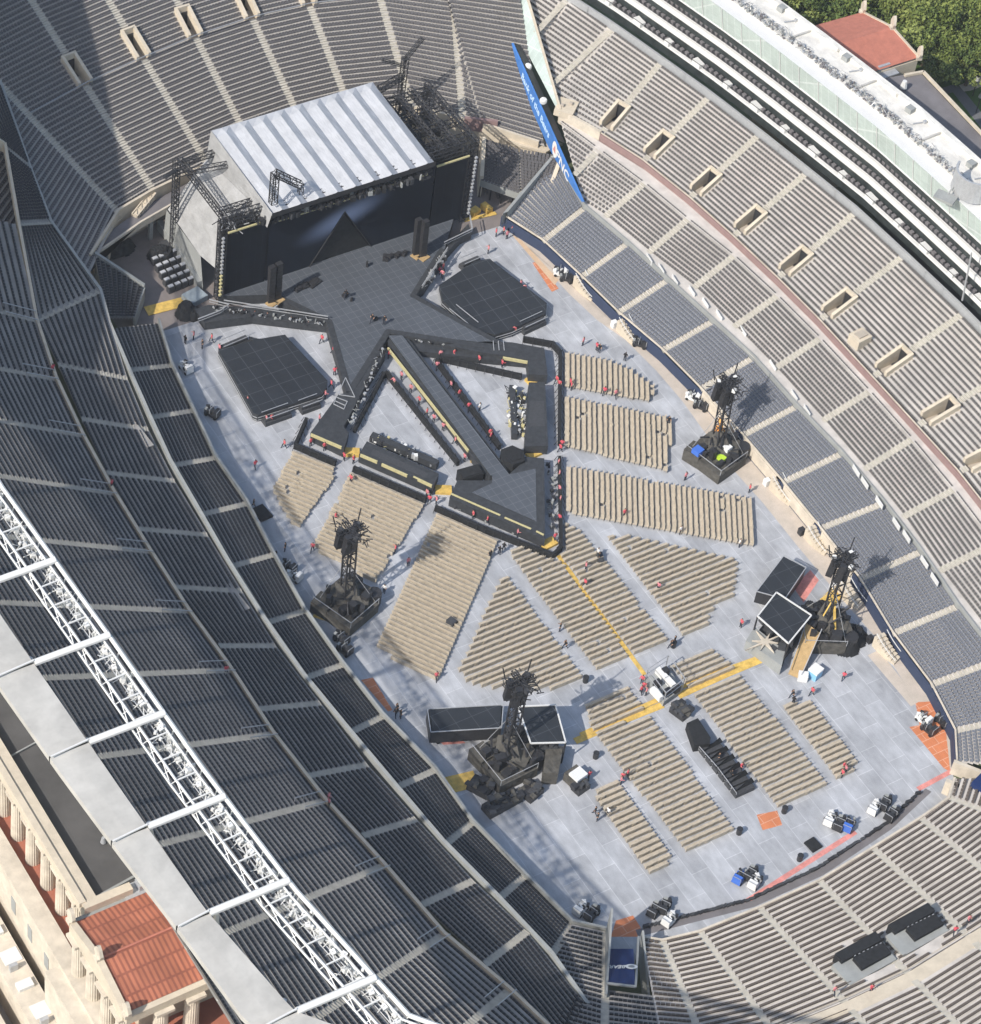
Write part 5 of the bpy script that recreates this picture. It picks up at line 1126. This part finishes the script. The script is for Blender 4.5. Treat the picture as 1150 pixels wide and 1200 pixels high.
# ================================================================ PEOPLE
def person_mesh(pose,shirt):
    # joints
    J={'pel':(0,0,.95),'ch':(0,.0,1.28),'nk':(0,0,1.48),'hd':(0,.02,1.62),'ht':(0,.02,1.74)}
    st=pose==1
    leg=[((.09,0,.92),(.10,.03 if not st else .22,.50),(.10,-.02 if not st else .30,.06),(.11,.14 if not st else .44,.03)),((-.09,0,.92),(-.11,.03 if not st else -.10,.50),(-.12,0 if not st else -.34,.10),(-.13,.14 if not st else -.22,.03))]
    arm=[((.19,0,1.42),(.25,-.02 if pose<2 else .15,1.15),(.24,.10 if pose<2 else .40,.92 if pose<2 else 1.2)),((-.19,0,1.42),(-.25,-.04,1.14),(-.22,.16,.93))]
    V=[];E=[];R=[]
    def a(p,r,par): V.append(p);R.append(r); 
    def add(p,r,par=None):
        V.append(p);R.append(r); i=len(V)-1
        if par is not None: E.append((par,i))
        return i
    pel=add(J['pel'],.15);ch=add(J['ch'],.17,pel);nk=add(J['nk'],.07,ch);hd=add(J['hd'],.10,nk);add(J['ht'],.085,hd)
    for l in leg:
        p=pel
        for q,r in zip(l,(.10,.075,.05,.045)): p=add(q,r,p)
    for l in arm:
        p=ch
        for q,r in zip(l,(.075,.055,.045)): p=add(q,r,p)
    me=bpy.data.meshes.new('person'); me.from_pydata(V,E,[]); o=bpy.data.objects.new('tmp',me); COL.objects.link(o)
    md=o.modifiers.new('s','SKIN'); 
    for i,sv in enumerate(me.skin_vertices[0].data): sv.radius=(R[i],R[i]*.8 if i<2 else R[i])
    me.skin_vertices[0].data[0].use_root=True
    s=o.modifiers.new('d','SUBSURF'); s.levels=1; s.render_levels=1
    bpy.context.view_layer.update(); dg=bpy.context.evaluated_depsgraph_get(); r=bpy.data.meshes.new_from_object(o.evaluated_get(dg)); bpy.data.objects.remove(o); r.name='person'
    r.materials.clear()
    for k_ in (shirt,'jeans','skin','hair'): r.materials.append(M[k_])
    for f in r.polygons:
        c=f.center; f.material_index=1 if c.z<.93 and abs(c.x)<.2 else 0
        if c.z>1.5: f.material_index=3 if (c.z>1.66 or c.y<-.02) else 2
        elif (abs(c.x)>.19 or c.y>.2) and c.z<1.2 and c.z>.85: f.material_index=2
        elif c.z<.06: f.material_index=3
        f.use_smooth=True
    return r
PM={(p,s):person_mesh(p,s) for p in (0,1,2) for s in ('red','blk','wht','hiv','pnk')}
def person(px,shirt='red',z=0.,where='',n=0):
    p=G(*px,z); o=bpy.data.objects.new('person',PM[(int(RNG.integers(0,3)),'pnk' if shirt=='red' and RNG.random()<.4 else shirt)]); COL.objects.link(o); o.location=tuple(p); o.rotation_euler=(0,0,RNG.uniform(0,6.3)); o.scale=(1.15,1.15,1.06)
    w={'red':'red shirt','blk':'black shirt','wht':'white shirt','hiv':'lime vest'}[shirt]
    tag(o,'person in a %s %s'%(w,where),'person','people %s'%where if where else None); return o
def crowd(L,shirt,where,z=0.):
    for q in L: person(q,shirt,z,where)
crowd([(286,372),(298,374),(313,376),(341,381),(361,386),(281,374)],'red','standing along the left wing of the stage')
crowd([(377,402),(390,415),(396,420),(392,440),(388,455),(381,467),(374,495)],'red','between the left satellite stage and the walkway')
crowd([(455,420),(443,431),(432,447),(422,463),(461,452),(470,445),(481,460),(491,474),(500,488),(508,495),(519,505),(533,521),(544,541)],'red','in the lane inside the left triangle barricade')
crowd([(516,420),(512,433),(532,419),(561,426),(588,431),(528,456),(538,466),(549,481),(574,512),(575,516)],'red','in the lane inside the right triangle barricade')
crowd([(638,446),(652,450),(655,455),(668,453),(669,457),(708,463),(721,466),(683,405),(699,411)],'red','by the top of the upper right chair block')
crowd([(658,525),(656,530),(654,547),(655,560),(655,578),(656,590),(655,612),(650,634),(606,629),(571,614),(554,608)],'red','in the lane round the small triangular stage')
crowd([(500,583),(511,591),(503,590),(411,566)],'red','at the gap between the left chair blocks')
crowd([(403,540),(414,543),(364,523),(380,528),(333,525)],'red','near the left tip of the star')
crowd([(257,413),(318,495),(312,496),(290,474),(227,398),(248,401)],'red','around the left satellite stage')
crowd([(512,316),(519,318),(514,322),(518,326),(572,297),(602,392),(610,338),(614,343)],'red','around the right satellite stage')
crowd([(581,277),(590,275),(594,280),(600,272)],'red','at the right rear corner of the floor')
crowd([(752,801),(754,809),(751,813),(757,815)],'red','left of the mixing platform')
crowd([(511,797),(366,646),(463,648),(393,610),(299,549),(478,663)],'red','on the left side aisles')
crowd([(731,606),(771,692),(878,577),(803,563),(686,668),(868,735),(685,688)],'red','on the right side aisles')
crowd([(990,906),(986,911),(988,902)],'red','at the foot of the small rear right block')
crowd([(729,915),(735,911),(727,919),(690,913)],'red','at the head of the small rear left block')
crowd([(988,797),(951,815),(868,903)],'red','on the open floor at the rear right')
crowd([(217,403),(237,408),(323,656),(334,646),(297,595),(465,834),(464,840),(469,842),(574,655),(590,646),(585,650)],'blk','on the left side of the floor')
crowd([(783,498),(702,413),(732,423),(790,755),(786,760),(701,657),(662,760),(656,740),(928,818),(929,826),(697,955),(700,962),(842,892),(856,912)],'blk','on the right side of the floor')
crowd([(450,695),(700,652),(562,482),(797,626),(866,641),(712,956)],'wht','in the aisles between chair blocks')
crowd([(1020,1163),(977,1165),(1118,1095),(1134,1082)],'red','on the cross aisle of the bottom seats',9.)
crowd([(385,945),(385,938),(265,790),(131,572),(62,437)],'red','at a portal of the shaded stand',11.)
crowd([(405,350),(450,380),(436,378)],'blk','crouching on the main stage deck',1.9)
# ================================================================ EQUIPMENT CARTS, BINS
CP={}
def cart(px,lab,kind='black',rz=.6,s=1.,n=1):
    t=thing('equipment_cart',G(*px,0),lab,'cart')
    key=kind
    if key not in CP:
        r=np.random.default_rng(len(CP)+4); bod={'black':'blackm','white':'wht','blue':'bluebox'}[kind]; ms=[]
        m=MB(); m.box((0,0,.35),(1.5,2.6,.5),0); m.box((0,-.9,.85),(1.4,.8,.9),0); ms.append(('body',m,bod))
        m=MB(); 
        for i in range(10): m.box((r.uniform(-.6,.6),r.uniform(-.5,1.2),.85),(r.uniform(.25,.7),r.uniform(.25,.7),r.uniform(.2,.8)),r.uniform(0,3),int(r.integers(0,3)))
        ms.append(('load',m,['lead','blackm','case'] if kind!='white' else ['wht','blackm','lead']))
        m=MB(); m.line([(-.7,.2,.85),(-.7,.2,1.9),(.7,.2,1.9),(.7,.2,.85)],.05); m.line([(-.7,-1.25,.85),(-.7,-1.25,1.9),(.7,-1.25,1.9),(.7,-1.25,.85)],.05); ms.append(('frame',m,'silver'))
        for a in (-.7,.7):
            for b in (-.9,.9): m=MB(); m.bar((a-.1,b,.3),(a+.1,b,.3),.3,10); ms.append(('wheel',m,'black'))
        CP[key]=[]
        for nm,m,mt in ms: o=m.build(nm,mt,None); CP[key].append(o); o.parent=t
    else:
        for o in CP[key]: c=o.copy(); COL.objects.link(c); c.parent=t
    s*=.82; t.rotation_euler=(0,0,rz); t.scale=(s,s,s); return t
for q,l,k,rz in [((249,487),'dark loaded cart on the open floor left of the left satellite stage','black',.5),((218,434),'white box cart against the left wall near the stage','white',.1),
 ((338,668),'loaded cart at the left wall, below the orange mat','black',.4),((345,678),'small cart just behind another at the left wall','white',.4),((400,752),'dark cart at the left wall below the forward tower','black',.3),((404,764),'dark cart nearest the camera along the left wall','black',.3),
 ((657,322),'cart with white gear at the right wall beside the long orange mat','white',.9),((664,328),'dark cart beside the white one at the upper right wall','black',.9),((750,405),'dark cart at the right wall beyond the top chair block','black',.7),
 ((812,468),'cluttered cart above the right forward tower','white',.6),((821,478),'dark cart just above the right forward tower','black',.6),((1082,846),'white fronted cart on the orange mat at the right end','white',.2),((1088,857),'dark cart on the orange mat at the right end','black',.2),((1104,848),'dark cart against the navy wall at the right end','black',.1),
 ((1024,950),'white fronted cart at the right of the open end','white',-1.1),((1036,945),'dark cart right of the white one at the open end','black',-1.1),((1044,958),'low dark cart against the end wall, rightmost','black',-1.2),((983,969),'dark cart in the middle cluster at the open end','black',-1.),((994,970),'blue cart in the middle cluster at the open end','blue',-1.),((972,963),'pale cart in the middle cluster at the open end','white',-1.),
 ((866,1031),'blue cart at the lower middle of the open end','blue',-1.1),((879,1028),'dark cart beside the blue one at the lower middle','black',-1.1),((884,1037),'small pale cart below the blue one at the lower middle','white',-1.1),
 ((766,1070),'dark cart at the lower left corner of the open end','black',-1.1),((778,1066),'cart right of the corner one, lower end','black',-1.),((784,1081),'long white cart against the lower end wall','white',-1.2),((680,1068),'cart with white tray at the lower left wall','white',-1.2),((693,1074),'dark cart beside the white tray one at the lower left wall','black',-1.2)]: cart(q,l,k,rz)
def bin_(px,lab,w=.75,h=.95,mt='blackm',rz=.3):
    p=G(*px,0); m=MB(); m.prism([(p[0]+w*.5*math.cos(a),p[1]+w*.5*math.sin(a)) for a in [i*math.pi/4 for i in range(8)]],0,h); m.prism([(p[0]+w*.56*math.cos(a),p[1]+w*.56*math.sin(a)) for a in [i*math.pi/4 for i in range(8)]],h,h+.12); tag(m.build('waste_bin',mt),lab,'bin')
for q,l in [((866,977),'black bin at the foot of the rear left chair block'),((919,952),'black bin at the foot of the rear right chair block, by the orange square'),((686,799),'black bin beside the rear triangle block'),((698,888),'black bin on the open floor right of the rear left tower'),((937,1008),'black bin near the end wall'),((789,758),'black bin at the foot of the centre block')]: bin_(q,l)
def slab(px,d,lab,mt='black',h=.3,rz=.6,nm='case_lid'):
    p=G(*px,0); m=MB(); m.box((p[0],p[1],0),(d[0],d[1],h),rz); m.box((p[0],p[1],h),(d[0]*.9,d[1]*.9,.06),rz); tag(m.build(nm,mt),lab,'case')
slab((953,991),(1.6,1.8,0),'flat black case lying on the open floor near the end wall',rz=.1); slab((307,602),(1.9,2.6,0),'flat black case at the edge of the orange mat by the left wall',rz=.1)
slab((703,656),(.8,1.8,0),'small dark case lying on the centre chair rows','case',.7,-.4); slab((529,732),(1.,1.2,0),'small dark case among the left chair rows','case',.9,.3)
# backstage yard
for i in range(5):
    t=thing('cart_row',G(190+i*4.6,306+i*8.2,0),'row of white and black flight cases in the backstage yard','flight cases','rows of flight cases backstage'); p=G(190+i*4.6,306+i*8.2,0); 
    for k_ in range(5):
        m=MB(); q=p+np.array([-1.2+k_*1.15,.1*k_,0]); m.box(q,(.95,.8,1.1),.1,0); m.box(q+[0,0,1.1],(.8,.5,.15),.1,1); m.build('case_body',['case','tarp'],t)
drape((137,290),'black covered machine under the walkway in the backstage yard',1.3); drape((188,300),'black curved equipment above the flight cases',1.)
m=MB(); m.wall([z_(G(x,y,0),0) for x,y in ((187,268),(200,285),(222,318),(233,338))],0,1.6,.8); tag(m.build('low_wall','lead'),'low concrete ramp wall between the flight cases and the stage side','wall')
slab((228,351),(3.0,2.4,0),'pale blue covered box at the left foot of the stage','pbl',1.0,.2,'covered_box')
drape((222,368),'black heap of cases at the left end of the wing platform',1.)
slab((556,250),(1.6,1.2,0),'yellow cart deck in the gap right of the stage','yellow',.8,.3,'forklift_deck'); slab((570,246),(1.,1.8,0),'second yellow cart deck in the gap right of the stage','yellow',.9,.2,'forklift_deck')
# stairs from the right stand down to the floor
for i,(q,lab) in enumerate([((690,340),'uppermost, beside the white cart'),((741,392),'beside the dark cart'),((860,520),'beside the forward tower'),((921,578),'below the first cream wall panel'),((962,636),'below the second cream wall panel'),((1000,700),'beside the rear right tower'),((1043,763),'beside the pale walkway panels')]):
    t=thing('floor_stairs',G(*q,0),'pale curved steps from the right seats to the floor, '+lab,'stairs','steps down from the right stand'); p=G(*q,0)
    m=MB()
    for k_ in range(7): a=.12*k_; m.box((p[0]-.9+.05*k_*k_*.3,p[1]+1.6-k_*.55,0),(1.6,.6,2.0-k_*.27),a*.5)
    m.build('steps','beige',t)
    m=MB()
    for dx in (-.85,.85): m.line([(p[0]-.9+dx+.015*k_*k_,p[1]+1.6-k_*.55,2.9-k_*.27) for k_ in range(8)],.06)
    m.build('handrail','white',t)
    m=MB(); m.box((p[0]-1.6,p[1]+2.6,0),(.8,.8,1.1)); m.build('stand_box','wht' if i%2 else 'blackm',t)
# wheelie floodlights etc. at the end wall
m=MB()
for i in range(60):
    x=760+ i*5.4; y=np.interp(x,[745,880,960,1040,1085],[1094,1059,1022,970,928]); p=G(x,y,0); m.box((p[0],p[1]+.5,0),(RNG.uniform(.5,.95),.35,RNG.uniform(.25,.55)),RNG.uniform(-.2,.2),int(RNG.integers(0,2)))
tag(m.build('floor_padding',['blackm','case']),'line of dark padded units along the foot of the open end wall','padding',kind='stuff')
m=MB(); m.poly([z_(p,.015) for p in GL([(745,1090),(880,1056),(960,1019),(1040,966),(1085,924),(1092,928),(1045,972),(965,1026),(884,1063),(748,1098)],0)]); tag(m.build('dark_gutter','greyroof'),kind='structure')
# ================================================================ CAMERA, LIGHT
cd=bpy.data.cameras.new('camera'); cam=bpy.data.objects.new('camera',cd); COL.objects.link(cam); SC.camera=cam
from mathutils import Matrix
R=Matrix((tuple(RT),tuple(UP),tuple(-FW))).transposed().to_4x4(); R.translation=Vector(CAM); cam.matrix_world=R
cd.sensor_fit='HORIZONTAL'; cd.sensor_width=36; cd.lens=F_PX/1150*36; cd.clip_end=5000; cd.clip_start=5
w=bpy.data.worlds.new('World'); SC.world=w; w.use_nodes=True; nt=w.node_tree; bg=nt.nodes['Background']; sky=nt.nodes.new('ShaderNodeTexSky'); sky.sky_type='NISHITA'; sky.sun_disc=False
EL,AZ=math.radians(41),math.radians(13.)     # sun height; horizontal travel direction of the light from +x
d=np.array([math.cos(EL)*math.cos(AZ),math.cos(EL)*math.sin(AZ),-math.sin(EL)])
sky.sun_elevation=EL; sky.sun_rotation=math.atan2(-d[0],-d[1]); sky.air_density=1.2; sky.dust_density=1.5
nt.links.new(sky.outputs[0],bg.inputs[0]); bg.inputs[1].default_value=.14
ld=bpy.data.lights.new('sun','SUN'); ld.energy=4.1; ld.angle=math.radians(.6); ld.color=(1.,.94,.86); lo=bpy.data.objects.new('sun',ld); COL.objects.link(lo); lo.rotation_euler=Vector(-d).to_track_quat('Z','Y').to_euler(); lo.location=(-200,0,200)
m=MB(); m.box((-20,-40,-1.6),(760,760,CAM[2]+25)); hz=m.build('haze','white'); tag(hz,kind='stuff')
hm=bpy.data.materials.new('haze_air'); hm.use_nodes=True; hn=hm.node_tree; hn.nodes.remove(hn.nodes['Principled BSDF']); pv=hn.nodes.new('ShaderNodeVolumePrincipled'); pv.inputs['Color'].default_value=(.86,.9,.96,1); pv.inputs['Density'].default_value=.00013; pv.inputs['Anisotropy'].default_value=.2
hn.links.new(pv.outputs[0],hn.nodes['Material Output'].inputs['Volume']); hz.data.materials.clear(); hz.data.materials.append(hm)
SC.view_settings.view_transform='Standard'; SC.view_settings.look='None'; SC.view_settings.exposure=.3; SC.view_settings.gamma=1
SC.render.engine='CYCLES'
